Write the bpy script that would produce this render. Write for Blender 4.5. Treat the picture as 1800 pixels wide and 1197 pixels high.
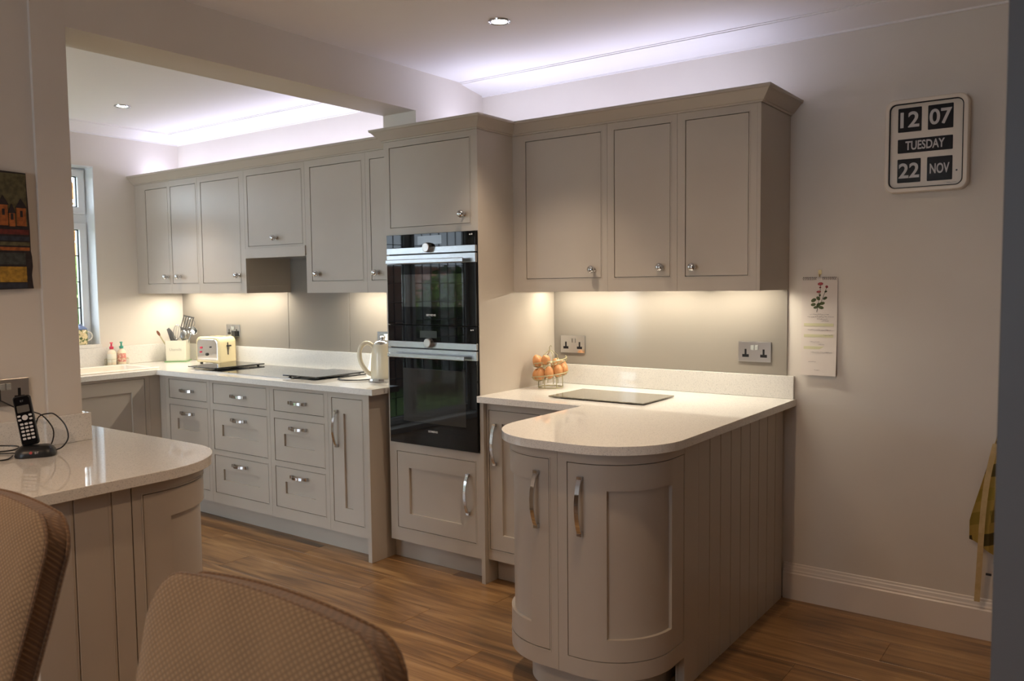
import bpy, bmesh, math, random
from mathutils import Vector, Matrix, Euler
random.seed(7)
PI = math.pi
S = bpy.context.scene
COL = S.collection
for o in list(bpy.data.objects):
    bpy.data.objects.remove(o)

# ------------------------------------------------------------------ camera
EYE = 1.43
def cam_axes(yaw, pitch, roll):
    f = Vector((math.sin(yaw)*math.cos(pitch), math.cos(yaw)*math.cos(pitch), -math.sin(pitch)))
    r = Vector((math.cos(yaw), -math.sin(yaw), 0)); d = f.cross(r)
    c, s = math.cos(roll), math.sin(roll)
    return c*r+s*d, -s*r+c*d, f
R_, D_, F_ = cam_axes(-.631169866, .0663289979, .0109636219)
cam = bpy.data.objects.new('camera', bpy.data.cameras.new('camera'))
COL.objects.link(cam)
m = Matrix((R_, -D_, -F_)).transposed().to_4x4(); m.translation = (0, 0, EYE)
cam.matrix_world = m
cam.data.sensor_width = 36; cam.data.lens = 1460.88/1800*36
cam.data.clip_start = .05
cam.data.dof.use_dof = True; cam.data.dof.focus_distance = 3.7; cam.data.dof.aperture_fstop = 6.3
S.camera = cam

# ------------------------------------------------------------------ exposure, world, lights
S.view_settings.view_transform = 'Standard'; S.view_settings.look = 'None'
S.view_settings.gamma = 1; S.view_settings.exposure = 0.52
S.view_settings.use_curve_mapping = False
try:
    S.cycles.use_denoising = True
    S.cycles.max_bounces = 10; S.cycles.diffuse_bounces = 5; S.cycles.glossy_bounces = 4
    S.cycles.transmission_bounces = 8; S.cycles.sample_clamp_indirect = 4.0
    S.cycles.caustics_reflective = False; S.cycles.caustics_refractive = False
except Exception:
    pass
W = bpy.data.worlds.new('overcast_sky'); S.world = W; W.use_nodes = True
bg = W.node_tree.nodes['Background']
bg.inputs[0].default_value = (.74, .87, 1, 1); bg.inputs[1].default_value = 6.5

def area(name, loc, sx, sy, watts, color, direction=(0, 0, -1), spread=180):
    l = bpy.data.lights.new(name, 'AREA'); l.shape = 'RECTANGLE'; l.size = sx; l.size_y = sy
    l.energy = watts; l.color = color; l.spread = math.radians(spread)
    o = bpy.data.objects.new(name, l); COL.objects.link(o); o.location = loc
    o.rotation_euler = Vector(direction).to_track_quat('-Z', 'Y').to_euler()
    return o
DLW = 50.0
COOL = (.74, .75, 1.0); WARM = (1.0, .91, .74); SPOTC = (1.0, .80, .60); SPOTW = (1.0, .68, .42); DAY = (.66, .84, 1.0)
# strips lying on top of the cabinets
area('cabinet_top_light_left', (-4.33, 3.40, 2.172), 2.45, .02, 5.6, COOL, (0, 0, 1))
area('cabinet_top_light_corner', (-5.57, 3.37, 2.172), .06, .02, .35, COOL, (0, 0, 1))
area('cabinet_top_light_right', (-1.88, 3.52, 2.172), 1.2, .02, 2.1, COOL, (0, 0, 1))
area('cabinet_top_light_tall', (-2.66, 3.45, 2.172), .4, .02, 1.1, COOL, (0, 0, 1))
# strips under the cabinets
area('under_cabinet_light_right', (-1.81, 3.585, 1.432), 1.12, .02, 6.8, WARM)
area('under_cabinet_light_left', (-4.97, 3.42, 1.432), 1.1, .02, 8.5, WARM)
area('under_cabinet_light_kettle', (-3.43, 3.42, 1.432), .6, .02, 4.6, WARM)
# sky light is sampled through portals in the window openings (the sky itself is the light)
for n_, l_, sx_, sy_, d_ in (('portal_sink_window', (-5.80, 2.24, 1.66), 1.38, 1.2, (1, 0, 0)), ('portal_patio_door', (-5.92, -.1, 1.08), 1.9, 2.05, (1, 0, 0)), ('portal_added_glazing', (-4.4, -2.22, 1.1), 1.9, 2.05, (0, 1, 0)), ('portal_dining_window', (-1.3, -3.24, 1.5), 1.6, 1.2, (0, 1, 0))):  # third portal serves the added south glazing
    area(n_, l_, sx_, sy_, 1, (1, 1, 1), d_).data.cycles.is_portal = True

# ------------------------------------------------------------------ node materials
def srgb(r, g, b):
    f = lambda c: (c/255/12.92) if c/255 <= .04045 else ((c/255+.055)/1.055)**2.4
    return (f(r), f(g), f(b), 1)
MATS = {}
def mat(name, color, rough=.5, metal=0, **kw):
    M = bpy.data.materials.new(name); M.use_nodes = True
    b = M.node_tree.nodes['Principled BSDF']
    b.inputs['Base Color'].default_value = color
    b.inputs['Roughness'].default_value = rough; b.inputs['Metallic'].default_value = metal
    for k, v in kw.items():
        b.inputs[k.replace('_', ' ')].default_value = v
    MATS[name] = M
    return M
def nodes(M):
    return M.node_tree.nodes, M.node_tree.links, M.node_tree.nodes['Principled BSDF']
def noise_color(M, c1, c2, scale=5, detail=3, stretch=(1, 1, 1), lo=.35, hi=.65, coord='Object'):
    N, L, b = nodes(M)
    tc = N.new('ShaderNodeTexCoord'); mp = N.new('ShaderNodeMapping'); mp.inputs['Scale'].default_value = stretch
    nz = N.new('ShaderNodeTexNoise'); nz.inputs['Scale'].default_value = scale; nz.inputs['Detail'].default_value = detail
    cr = N.new('ShaderNodeValToRGB'); cr.color_ramp.elements[0].position = lo; cr.color_ramp.elements[1].position = hi
    cr.color_ramp.elements[0].color = c1; cr.color_ramp.elements[1].color = c2
    L.new(tc.outputs[coord], mp.inputs[0]); L.new(mp.outputs[0], nz.inputs[0]); L.new(nz.outputs[0], cr.inputs[0])
    L.new(cr.outputs[0], b.inputs['Base Color'])
    return N, L, b, mp, nz, cr
def bump(M, scale=200, strength=.1, dist=.001, stretch=(1, 1, 1)):
    N, L, b = nodes(M)
    tc = N.new('ShaderNodeTexCoord'); mp = N.new('ShaderNodeMapping'); mp.inputs['Scale'].default_value = stretch
    nz = N.new('ShaderNodeTexNoise'); nz.inputs['Scale'].default_value = scale
    bm_ = N.new('ShaderNodeBump'); bm_.inputs['Strength'].default_value = strength; bm_.inputs['Distance'].default_value = dist
    L.new(tc.outputs['Object'], mp.inputs[0]); L.new(mp.outputs[0], nz.inputs[0])
    L.new(nz.outputs[0], bm_.inputs['Height']); L.new(bm_.outputs[0], b.inputs['Normal'])

PAINT = mat('taupe_cabinet_paint', srgb(176, 163, 150), .34)
noise_color(PAINT, srgb(178, 168, 156), srgb(182, 173, 161), 3)
WALLM = mat('warm_white_wall_paint', srgb(212, 200, 190), .7)
noise_color(WALLM, srgb(213, 205, 195), srgb(217, 210, 200), 2); bump(WALLM, 300, .05)
CEIL = mat('white_ceiling_paint', srgb(236, 233, 231), .8); bump(CEIL, 250, .04)
TRIM = mat('white_gloss_trim_paint', srgb(222, 212, 202), .3)
bump(TRIM, 60, .03)
UPVC = mat('white_window_frame', srgb(225, 228, 230), .3); bump(UPVC, 50, .01)
QUARTZ = mat('white_sparkle_quartz', srgb(222, 214, 205), .04)
def quartz():
    N, L, b = nodes(QUARTZ)
    tc = N.new('ShaderNodeTexCoord')
    v = N.new('ShaderNodeTexVoronoi'); v.inputs['Scale'].default_value = 480
    cr = N.new('ShaderNodeValToRGB'); e = cr.color_ramp.elements
    e[0].position = 0; e[0].color = srgb(172, 171, 169); e[1].position = 1; e[1].color = srgb(228, 225, 219)
    x = cr.color_ramp.elements.new(.16); x.color = srgb(200, 198, 194)
    x = cr.color_ramp.elements.new(.3); x.color = srgb(222, 219, 213)
    L.new(tc.outputs['Object'], v.inputs[0]); L.new(v.outputs['Color'], cr.inputs[0]); L.new(cr.outputs[0], b.inputs['Base Color'])
quartz()
CHROME = mat('polished_chrome', (.62, .63, .65, 1), .09, 1); bump(CHROME, 20, .01)
NICKEL = mat('satin_nickel', (.52, .50, .48, 1), .28, 1); bump(NICKEL, 90, .03, .001, (1, 1, 12))
STEEL = mat('brushed_steel', (.48, .50, .52, 1), .26, 1); bump(STEEL, 80, .06, .001, (1, 1, 25))
BLACKG = mat('black_oven_glass', (.005, .005, .006, 1), .02, 0, Specular_IOR_Level=.2); bump(BLACKG, 3, .003)
OVENW = mat('smoked_oven_window', (.030, .028, .025, 1), .03, 0, Specular_IOR_Level=.22); bump(OVENW, 3, .003)
OVENW2 = mat('mirror_oven_window', (.022, .021, .019, 1), .02, 0, Specular_IOR_Level=.75); bump(OVENW2, 3, .003)
DARK = mat('black_plastic', (.012, .012, .013, 1), .35); bump(DARK, 300, .05)
SPLASH = mat('greige_back_painted_glass', srgb(140, 133, 124), .10, 0, Specular_IOR_Level=.3)
bump(SPLASH, 4, .004)
MATG = mat('grey_mottled_board_glass', srgb(112, 106, 92), .1)
noise_color(MATG, srgb(98, 93, 80), srgb(122, 116, 102), 60)
HOBG = mat('black_hob_glass', (.01, .01, .011, 1), .03, 0, Specular_IOR_Level=.8); bump(HOBG, 3, .003)
CREAM = mat('cream_enamel', srgb(222, 208, 168), .2); bump(CREAM, 10, .005)
CREAM2 = mat('pale_cream_enamel', srgb(212, 202, 178), .2); bump(CREAM2, 10, .005)
WHITEP = mat('white_plastic', srgb(232, 230, 226), .35); bump(WHITEP, 80, .01)
CERAM = mat('white_ceramic', srgb(235, 226, 212), .12); bump(CERAM, 15, .01)
CLOCKF = mat('cream_clock_plastic', srgb(220, 208, 192), .35); bump(CLOCKF, 40, .01)
INK = mat('black_print', (.010, .009, .010, 1), .6, 0, Specular_IOR_Level=.2); bump(INK, 60, .01)
LETTER = mat('grey_white_lettering', srgb(196, 192, 190), .5); bump(LETTER, 60, .01)
LOGO = mat('silver_logo_print', srgb(200, 200, 200), .4); bump(LOGO, 60, .01)
EGG = mat('brown_eggshell', srgb(214, 140, 92), .45)
noise_color(EGG, srgb(188, 128, 78), srgb(204, 148, 98), 30); 
WIRE = mat('cream_coated_wire', srgb(170, 164, 128), .3, .2); bump(WIRE, 60, .01)
GREY = mat('dark_grey_silicone', srgb(92, 92, 94), .45); bump(GREY, 60, .03)
DOORM = mat('slate_grey_door_paint', srgb(92, 94, 98), .5); bump(DOORM, 100, .03)
PAPER = mat('calendar_paper', srgb(214, 204, 196), .7); bump(PAPER, 60, .02)
BLIND = mat('dark_carcass_interior', srgb(70, 60, 52), .7); bump(BLIND, 60, .02)
LENS = mat('downlight_lens', (1, 1, 1, 1), .3, 0, Emission_Color=(1, .93, .85, 1), Emission_Strength=14); bump(LENS, 60, .01)
LED = mat('led_strip_diffuser', (1, 1, 1, 1), .4, 0); bump(LED, 60, .01)
RED = mat('red_pink_plastic', srgb(200, 50, 80), .35); bump(RED, 60, .02)
TEAL = mat('teal_plastic', srgb(60, 150, 130), .35); bump(TEAL, 60, .02)
SOAP = mat('cream_soap_bottle', srgb(230, 215, 190), .3); bump(SOAP, 60, .02)
PINKL = mat('pink_bottle_label', srgb(205, 110, 110), .5)
noise_color(PINKL, srgb(190, 90, 90), srgb(235, 215, 190), 60)
WOODSP = mat('brown_wood_spoon', srgb(120, 72, 48), .5); noise_color(WOODSP, srgb(105, 60, 40), srgb(135, 84, 58), 20)
LEGW = mat('dark_chair_leg_wood', srgb(60, 38, 26), .4); noise_color(LEGW, srgb(52, 32, 22), srgb(70, 45, 30), 12, 3, (8, 8, 1))
GLASS = mat('window_glass', (1, 1, 1, 1), .0, 0, Transmission_Weight=1.0, IOR=1.0); 
def thin_glass():
    N, L, b = nodes(GLASS)
    out = N['Material Output']; tr = N.new('ShaderNodeBsdfTransparent'); gl = N.new('ShaderNodeBsdfGlossy'); gl.inputs['Roughness'].default_value = 0
    mx = N.new('ShaderNodeMixShader'); mx.inputs[0].default_value = .06
    L.new(tr.outputs[0], mx.inputs[1]); L.new(gl.outputs[0], mx.inputs[2]); L.new(mx.outputs[0], out.inputs[0])
thin_glass()
MUG = mat('printed_pottery_glaze', srgb(214, 196, 150), .2)
noise_color(MUG, srgb(90, 110, 70), srgb(226, 208, 164), 55, 2, (1, 1, 1), .38, .5)
BLUE = mat('grey_blue_lid', srgb(110, 125, 160), .3); bump(BLUE, 60, .01)
GBASE = mat('green_glass_trivet', srgb(130, 170, 120), .1); bump(GBASE, 60, .01)
POT = mat('cream_painted_pot', srgb(226, 222, 205), .35); bump(POT, 40, .02)
POTL = mat('pot_label_grey', srgb(185, 182, 168), .5); bump(POTL, 40, .02)

def fabric(name, c1, c2, scale=210):
    M = mat(name, c1, .9, 0, Sheen_Weight=.25)
    N, L, b = nodes(M)
    tc = N.new('ShaderNodeTexCoord')
    w1 = N.new('ShaderNodeTexWave'); w1.wave_type = 'BANDS'; w1.bands_direction = 'DIAGONAL'; w1.inputs['Scale'].default_value = scale/6.28; w1.inputs['Distortion'].default_value = .3
    rm = N.new('ShaderNodeMapping'); rm.inputs['Rotation'].default_value = (0, math.radians(90), 0); L.new(tc.outputs['Object'], rm.inputs[0])
    w2 = N.new('ShaderNodeTexWave'); w2.wave_type = 'BANDS'; w2.bands_direction = 'DIAGONAL'; w2.inputs['Scale'].default_value = scale/6.28; w2.inputs['Distortion'].default_value = .3
    mx = N.new('ShaderNodeMath'); mx.operation = 'MULTIPLY'
    nz = N.new('ShaderNodeTexNoise'); nz.inputs['Scale'].default_value = 9
    ad = N.new('ShaderNodeMath'); ad.operation = 'MULTIPLY_ADD'; ad.inputs[1].default_value = .6
    cr = N.new('ShaderNodeValToRGB'); cr.color_ramp.elements[0].color = c1; cr.color_ramp.elements[1].color = c2
    cr.color_ramp.elements[0].position = .1; cr.color_ramp.elements[1].position = .8
    bp = N.new('ShaderNodeBump'); bp.inputs['Strength'].default_value = .35; bp.inputs['Distance'].default_value = .002
    L.new(tc.outputs['Object'], w1.inputs[0]); L.new(rm.outputs[0], w2.inputs[0]); L.new(tc.outputs['Object'], nz.inputs[0])
    L.new(w1.outputs['Fac'], mx.inputs[0]); L.new(w2.outputs['Fac'], mx.inputs[1])
    L.new(nz.outputs[0], ad.inputs[0]); L.new(mx.outputs[0], ad.inputs[2]); L.new(ad.outputs[0], cr.inputs[0])
    L.new(cr.outputs[0], b.inputs['Base Color']); L.new(mx.outputs[0], bp.inputs['Height']); L.new(bp.outputs[0], b.inputs['Normal'])
    return M
FAB = fabric('brown_woven_fabric', srgb(92, 72, 50), srgb(128, 103, 75), 300)
FABSIDE = fabric('brown_edge_fabric', srgb(78, 56, 38), srgb(110, 82, 56), 300)

def oak():
    M = mat('oak_laminate', srgb(160, 115, 70), .32)
    N, L, b = nodes(M)
    tc = N.new('ShaderNodeTexCoord'); oi = N.new('ShaderNodeObjectInfo')
    comb = N.new('ShaderNodeVectorMath'); comb.operation = 'ADD'
    sc = N.new('ShaderNodeVectorMath'); sc.operation = 'SCALE'; sc.inputs['Scale'].default_value = 37
    cx = N.new('ShaderNodeCombineXYZ'); L.new(oi.outputs['Random'], cx.inputs[0]); L.new(oi.outputs['Random'], cx.inputs[1]); L.new(cx.outputs[0], sc.inputs[0])
    mp = N.new('ShaderNodeMapping'); mp.inputs['Scale'].default_value = (.8, 9, 1)
    L.new(tc.outputs['Object'], comb.inputs[0]); L.new(sc.outputs[0], comb.inputs[1]); L.new(comb.outputs[0], mp.inputs[0])
    n1 = N.new('ShaderNodeTexNoise'); n1.inputs['Scale'].default_value = 2.2; n1.inputs['Detail'].default_value = 8; n1.inputs['Distortion'].default_value = .9
    L.new(mp.outputs[0], n1.inputs[0])
    mp2 = N.new('ShaderNodeMapping'); mp2.inputs['Scale'].default_value = (4, 160, 1); L.new(comb.outputs[0], mp2.inputs[0])
    n2 = N.new('ShaderNodeTexNoise'); n2.inputs['Scale'].default_value = 1.5; n2.inputs['Detail'].default_value = 3; L.new(mp2.outputs[0], n2.inputs[0])
    mx = N.new('ShaderNodeMath'); mx.operation = 'MULTIPLY_ADD'; mx.inputs[1].default_value = .35
    L.new(n2.outputs[0], mx.inputs[0]); L.new(n1.outputs[0], mx.inputs[2])
    rn = N.new('ShaderNodeMath'); rn.operation = 'MULTIPLY_ADD'; rn.inputs[1].default_value = .10
    L.new(oi.outputs['Random'], rn.inputs[0]); L.new(mx.outputs[0], rn.inputs[2])
    cr = N.new('ShaderNodeValToRGB'); e = cr.color_ramp.elements
    e[0].position = .48; e[0].color = srgb(88, 67, 46); e[1].position = 1.0; e[1].color = srgb(178, 142, 98)
    x = e.new(.68); x.color = srgb(130, 96, 61); x = e.new(.82); x.color = srgb(155, 118, 76)
    L.new(rn.outputs[0], cr.inputs[0]); L.new(cr.outputs[0], b.inputs['Base Color'])
    bp = N.new('ShaderNodeBump'); bp.inputs['Strength'].default_value = .12; bp.inputs['Distance'].default_value = .001
    L.new(n2.outputs[0], bp.inputs['Height']); L.new(bp.outputs[0], b.inputs['Normal'])
    return M
OAK = oak()

# ------------------------------------------------------------------ object helpers
ORG = {}          # world origin of every object made here
def tag(o, label=None, cat=None, group=None, kind=None):
    if label: o['label'] = label
    if cat: o['category'] = cat
    if group: o['group'] = group
    if kind: o['kind'] = kind
    return o
def thing(name, loc, label, cat, group=None, rz=0):
    o = bpy.data.objects.new(name, None); COL.objects.link(o); o.location = loc; o.rotation_euler = (0, 0, rz)
    o.empty_display_size = .05
    ORG[o.name] = Vector(loc)
    return tag(o, label, cat, group)
def obj(name, bm, M, parent=None, smooth=False, at=None, bevel=0, rot=None, origin=None, kind=None, label=None):
    """bm in world coordinates (or local ones when AT is given)."""
    me = bpy.data.meshes.new(name)
    bmesh.ops.recalc_face_normals(bm, faces=bm.faces)
    po = ORG[parent.name] if parent else Vector((0, 0, 0))
    if at is None:
        if origin is None: origin = po if parent else None
        if origin is None:
            xs = [v.co for v in bm.verts]
            origin = Vector(((min(v.x for v in xs)+max(v.x for v in xs))/2, (min(v.y for v in xs)+max(v.y for v in xs))/2, min(v.z for v in xs)))
        origin = Vector(origin)
        bmesh.ops.translate(bm, vec=-origin, verts=bm.verts)
    else:
        origin = Vector(at)
    bm.to_mesh(me); bm.free()
    me.materials.append(M)
    if smooth:
        for p in me.polygons: p.use_smooth = True
        if smooth != 'all':
            try: me.set_sharp_from_angle(angle=math.radians(35))
            except Exception: pass
    o = bpy.data.objects.new(name, me); COL.objects.link(o)
    if parent: o.parent = parent
    o.location = origin-po
    if rot is not None: o.rotation_euler = rot
    ORG[o.name] = origin
    if bevel:
        b = o.modifiers.new('edge', 'BEVEL'); b.width = bevel; b.segments = 2; b.limit_method = 'ANGLE'; b.angle_limit = math.radians(50)
    if kind: o['kind'] = kind
    if label: o['label'] = label
    return o
def dupe(o, parent, at):
    c = o.copy(); COL.objects.link(c); c.parent = parent
    po = ORG[parent.name] if parent else Vector((0, 0, 0))
    c.location = Vector(at)-po; ORG[c.name] = Vector(at)
    return c

def new(): return bmesh.new()
def box(bm, x0, x1, y0, y1, z0, z1):
    vs = [bm.verts.new(p) for p in ((x0, y0, z0), (x1, y0, z0), (x1, y1, z0), (x0, y1, z0), (x0, y0, z1), (x1, y0, z1), (x1, y1, z1), (x0, y1, z1))]
    for f in ((0, 3, 2, 1), (4, 5, 6, 7), (0, 1, 5, 4), (1, 2, 6, 5), (2, 3, 7, 6), (3, 0, 4, 7)):
        bm.faces.new([vs[i] for i in f])
    return bm
def B(*a): return box(new(), *a)
def prism(bm, pts, z0, z1):
    a = [bm.verts.new((x, y, z0)) for x, y in pts]; b = [bm.verts.new((x, y, z1)) for x, y in pts]
    bm.faces.new(a[::-1]); bm.faces.new(b); n = len(pts)
    for i in range(n): bm.faces.new((a[i], a[(i+1) % n], b[(i+1) % n], b[i]))
    return bm
def frame_of(d):
    d = Vector(d).normalized(); up = Vector((0, 0, 1)) if abs(d.z) < .95 else Vector((1, 0, 0))
    a = d.cross(up).normalized(); return a, d.cross(a).normalized()
def tube(bm, pts, r, n=8, closed=False, cap=True):
    pts = [Vector(p) for p in pts]; rings = []; N = len(pts)
    rr = r if isinstance(r, (list, tuple)) else [r]*N
    pa = None
    for i, p in enumerate(pts):
        if closed: d = pts[(i+1) % N]-pts[i-1]
        else: d = pts[min(i+1, N-1)]-pts[max(i-1, 0)]
        d.normalize()
        if pa is None: a, b = frame_of(d)
        else:
            a = (pa-d*pa.dot(d)).normalized(); b = d.cross(a)
        pa = a
        rings.append([bm.verts.new(p+a*math.cos(2*PI*k/n)*rr[i]+b*math.sin(2*PI*k/n)*rr[i]) for k in range(n)])
    for i in range(N if closed else N-1):
        A, C = rings[i], rings[(i+1) % N]
        for k in range(n): bm.faces.new((A[k], A[(k+1) % n], C[(k+1) % n], C[k]))
    if cap and not closed:
        bm.faces.new(rings[0]); bm.faces.new(rings[-1][::-1])
    return bm
def lathe(bm, prof, n=32, M=None, caps=True):
    """prof: (r, h) list; axis +Z, M maps it."""
    M = M or Matrix()
    rings = []
    for r, h in prof:
        if r < 1e-6: rings.append([bm.verts.new(M @ Vector((0, 0, h)))])
        else: rings.append([bm.verts.new(M @ Vector((r*math.cos(2*PI*k/n), r*math.sin(2*PI*k/n), h))) for k in range(n)])
    for A, C in zip(rings, rings[1:]):
        if len(A) == 1 and len(C) == 1: continue
        if len(A) == 1:
            for k in range(n): bm.faces.new((A[0], C[k], C[(k+1) % n]))
        elif len(C) == 1:
            for k in range(n): bm.faces.new((A[k], A[(k+1) % n], C[0]))
        else:
            for k in range(n): bm.faces.new((A[k], A[(k+1) % n], C[(k+1) % n], C[k]))
    for R2 in (rings[0], rings[-1]):
        if len(R2) > 2 and caps:
            try: bm.faces.new(R2)
            except Exception: pass
    return bm
def axis(loc, d):
    return Matrix.Translation(loc) @ Vector(d).to_track_quat('Z', 'Y').to_matrix().to_4x4()
def rbox(sx, sy, sz, r, seg=4):
    """rounded box, base centre at origin."""
    bm = B(-sx/2, sx/2, -sy/2, sy/2, 0, sz)
    bmesh.ops.bevel(bm, geom=list(bm.edges), offset=r, segments=seg, profile=.5, affect='EDGES')
    return bm
def rrect(w, h, r, n=6, cx=0, cy=0):
    pts = []
    for (sx, sy, a0) in ((1, 1, 0), (-1, 1, 90), (-1, -1, 180), (1, -1, 270)):
        for k in range(n+1):
            a = math.radians(a0+90*k/n); pts.append((cx+sx*(w/2-r)+r*math.cos(a), cy+sy*(h/2-r)+r*math.sin(a)))
    return pts

# surfaces that fronts are laid out on: P(u, d, z) with d outwards
def PY(Y): return lambda u, d, z: (u, Y-d, z)
def PX(X): return lambda u, d, z: (X+d, u, z)
class Path:
    """plan path of straight and arc pieces, outward normal on the right of travel."""
    def __init__(s, segs): s.segs = segs; s.L = sum(g[-1] for g in segs)
    def at(s, u):
        for g in s.segs:
            if u <= g[-1] or g is s.segs[-1]:
                if g[0] == 'l':
                    _, p, d, L = g; n = Vector((d[1], -d[0])); return Vector(p)+Vector(d)*u, n
                _, c, r, a0, sgn, L = g
                a = a0+sgn*u/r; n = Vector((math.cos(a), math.sin(a))); return Vector(c)+n*r, n
            u -= g[-1]
def PP(path):
    def f(u, d, z):
        p, n = path.at(u); return (p.x+n.x*d, p.y+n.y*d, z)
    return f
def grid_solid(P, us, zs, cells, d0, d1, step=None):
    """solid of the chosen cells of a u/z grid, between depths d0 and d1."""
    if step:
        u2 = []; idx = []
        for i in range(len(us)-1):
            n = max(1, int(math.ceil((us[i+1]-us[i])/step)))
            for k in range(n): u2.append(us[i]+(us[i+1]-us[i])*k/n); idx.append(i)
        u2.append(us[-1])
    else:
        u2 = us; idx = list(range(len(us)-1))
    bm = new(); V = {}
    def v(i, j, s):
        k = (i, j, s)
        if k not in V: V[k] = bm.verts.new(P(u2[i], (d0, d1)[s], zs[j]))
        return V[k]
    on = lambda i, j: 0 <= i < len(idx) and 0 <= j < len(zs)-1 and cells(idx[i], j)
    for i in range(len(idx)):
        for j in range(len(zs)-1):
            if not on(i, j): continue
            bm.faces.new((v(i, j, 1), v(i+1, j, 1), v(i+1, j+1, 1), v(i, j+1, 1)))
            bm.faces.new((v(i, j+1, 0), v(i+1, j+1, 0), v(i+1, j, 0), v(i, j, 0)))
            if not on(i-1, j): bm.faces.new((v(i, j, 0), v(i, j, 1), v(i, j+1, 1), v(i, j+1, 0)))
            if not on(i+1, j): bm.faces.new((v(i+1, j, 1), v(i+1, j, 0), v(i+1, j+1, 0), v(i+1, j+1, 1)))
            if not on(i, j-1): bm.faces.new((v(i+1, j, 0), v(i+1, j, 1), v(i, j, 1), v(i, j, 0)))
            if not on(i, j+1): bm.faces.new((v(i, j+1, 0), v(i, j+1, 1), v(i+1, j+1, 1), v(i+1, j+1, 0)))
    return bm
def merge(bm, other):
    me = bpy.data.meshes.new('tmp'); other.to_mesh(me); other.free(); bm.from_mesh(me); bpy.data.meshes.remove(me); return bm
GAP = .0028
def face_frame(P, u0, u1, z0, z1, holes, step=None):
    """inset face frame with openings, and a fine bead round each opening."""
    us = sorted({u0, u1, *[h[0]-GAP for h in holes], *[h[1]+GAP for h in holes]})
    zs = sorted({z0, z1, *[h[2]-GAP for h in holes], *[h[3]+GAP for h in holes]})
    def cells(i, j):
        cu, cz = (us[i]+us[i+1])/2, (zs[j]+zs[j+1])/2
        return not any(h[0]-GAP < cu < h[1]+GAP and h[2]-GAP < cz < h[3]+GAP for h in holes)
    bm = grid_solid(P, us, zs, cells, -.02, 0, step)
    for h in holes:
        a, b, c, d = h[0]-GAP, h[1]+GAP, h[2]-GAP, h[3]+GAP; t = .0045
        if a-t < u0 or b+t > u1: continue
        uu = [a-t, a, b, b+t]; zz = [c-t, c, d, d+t]
        merge(bm, grid_solid(P, uu, zz, lambda i, j: not (i == 1 and j == 1), -.001, .0014, step))
    return bm
def shaker(P, h, r, step=None):
    """door leaf with recessed centre panel; h the leaf, r the recess (or None)."""
    if r is None:
        return grid_solid(P, [h[0], h[1]], [h[2], h[3]], lambda i, j: True, -.019, -.0005, step)
    us = [h[0], r[0], r[1], h[1]]; zs = [h[2], r[2], r[3], h[3]]
    bm = grid_solid(P, us, zs, lambda i, j: not (i == 1 and j == 1), -.019, -.0005, step)
    merge(bm, grid_solid(P, [r[0], r[1]], [r[2], r[3]], lambda i, j: True, -.019, -.0125, step))
    return bm

# hardware, built once per size and copied with shared meshes
def knob_mesh():
    bm = new()
    prof = [(0, 0), (.008, 0), (.009, .003), (.006, .006), (.0055, .012), (.009, .016), (.0145, .021), (.0162, .028), (.0142, .035), (.009, .0395), (0, .041)]
    lathe(bm, [(r*1.12, h*1.08) for r, h in prof], 20); return bm
KNOB = {}
def knob(parent, loc, d=(0, -1, 0)):
    key = tuple(d)
    if key not in KNOB:
        bm = knob_mesh(); bmesh.ops.transform(bm, matrix=axis((0, 0, 0), d), verts=bm.verts)
        o = obj('knob', bm, CHROME, parent, smooth=True, at=loc); KNOB[key] = o; return o
    return dupe(KNOB[key], parent, loc)
def handle_bm(L, P2):
    """bow handle: block feet and a bowed strap along s in [-L/2, L/2]; P2(s, w, d) -> local point."""
    bm = new(); h = L/2; w = .0088; th = .0055
    for e in (-1, 1):
        a0, a1 = sorted((e*h, e*(h-.015)))
        vs = [bm.verts.new(P2(s_, w_, d_)) for s_, w_, d_ in ((a0, -w, 0), (a1, -w, 0), (a1, w, 0), (a0, w, 0), (a0, -w, .0155), (a1, -w, .0155), (a1, w, .0155), (a0, w, .0155))]
        for f in ((0, 3, 2, 1), (4, 5, 6, 7), (0, 1, 5, 4), (1, 2, 6, 5), (2, 3, 7, 6), (3, 0, 4, 7)): bm.faces.new([vs[i] for i in f])
    n = 14; rows = []
    for k in range(n+1):
        t = k/n; s_ = -h+.010+(L-.020)*t; d = .010+.022*math.sin(PI*t)**.8
        rows.append([bm.verts.new(P2(s_, x, d+y)) for x, y in ((-w*.86, 0), (w*.86, 0), (w*.86, th), (-w*.86, th))])
    for A, C in zip(rows, rows[1:]):
        for k in range(4): bm.faces.new((A[k], A[(k+1) % 4], C[(k+1) % 4], C[k]))
    bm.faces.new(rows[0]); bm.faces.new(rows[-1][::-1])
    return bm
HND = {}
def handle(parent, loc, L=.2, vertical=True, n=(0, -1)):
    """n: outward direction in plan."""
    key = (L, vertical, round(n[0], 3), round(n[1], 3))
    if key in HND: return dupe(HND[key], parent, loc)
    N = Vector((n[0], n[1], 0)); T = Vector((-n[1], n[0], 0)); Z = Vector((0, 0, 1))
    if vertical: f = lambda s, w, d: Z*s+T*w+N*d
    else: f = lambda s, w, d: T*s+Z*w+N*d
    HND[key] = obj('handle', handle_bm(L, f), CHROME, parent, smooth=True, at=loc); return HND[key]

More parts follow.
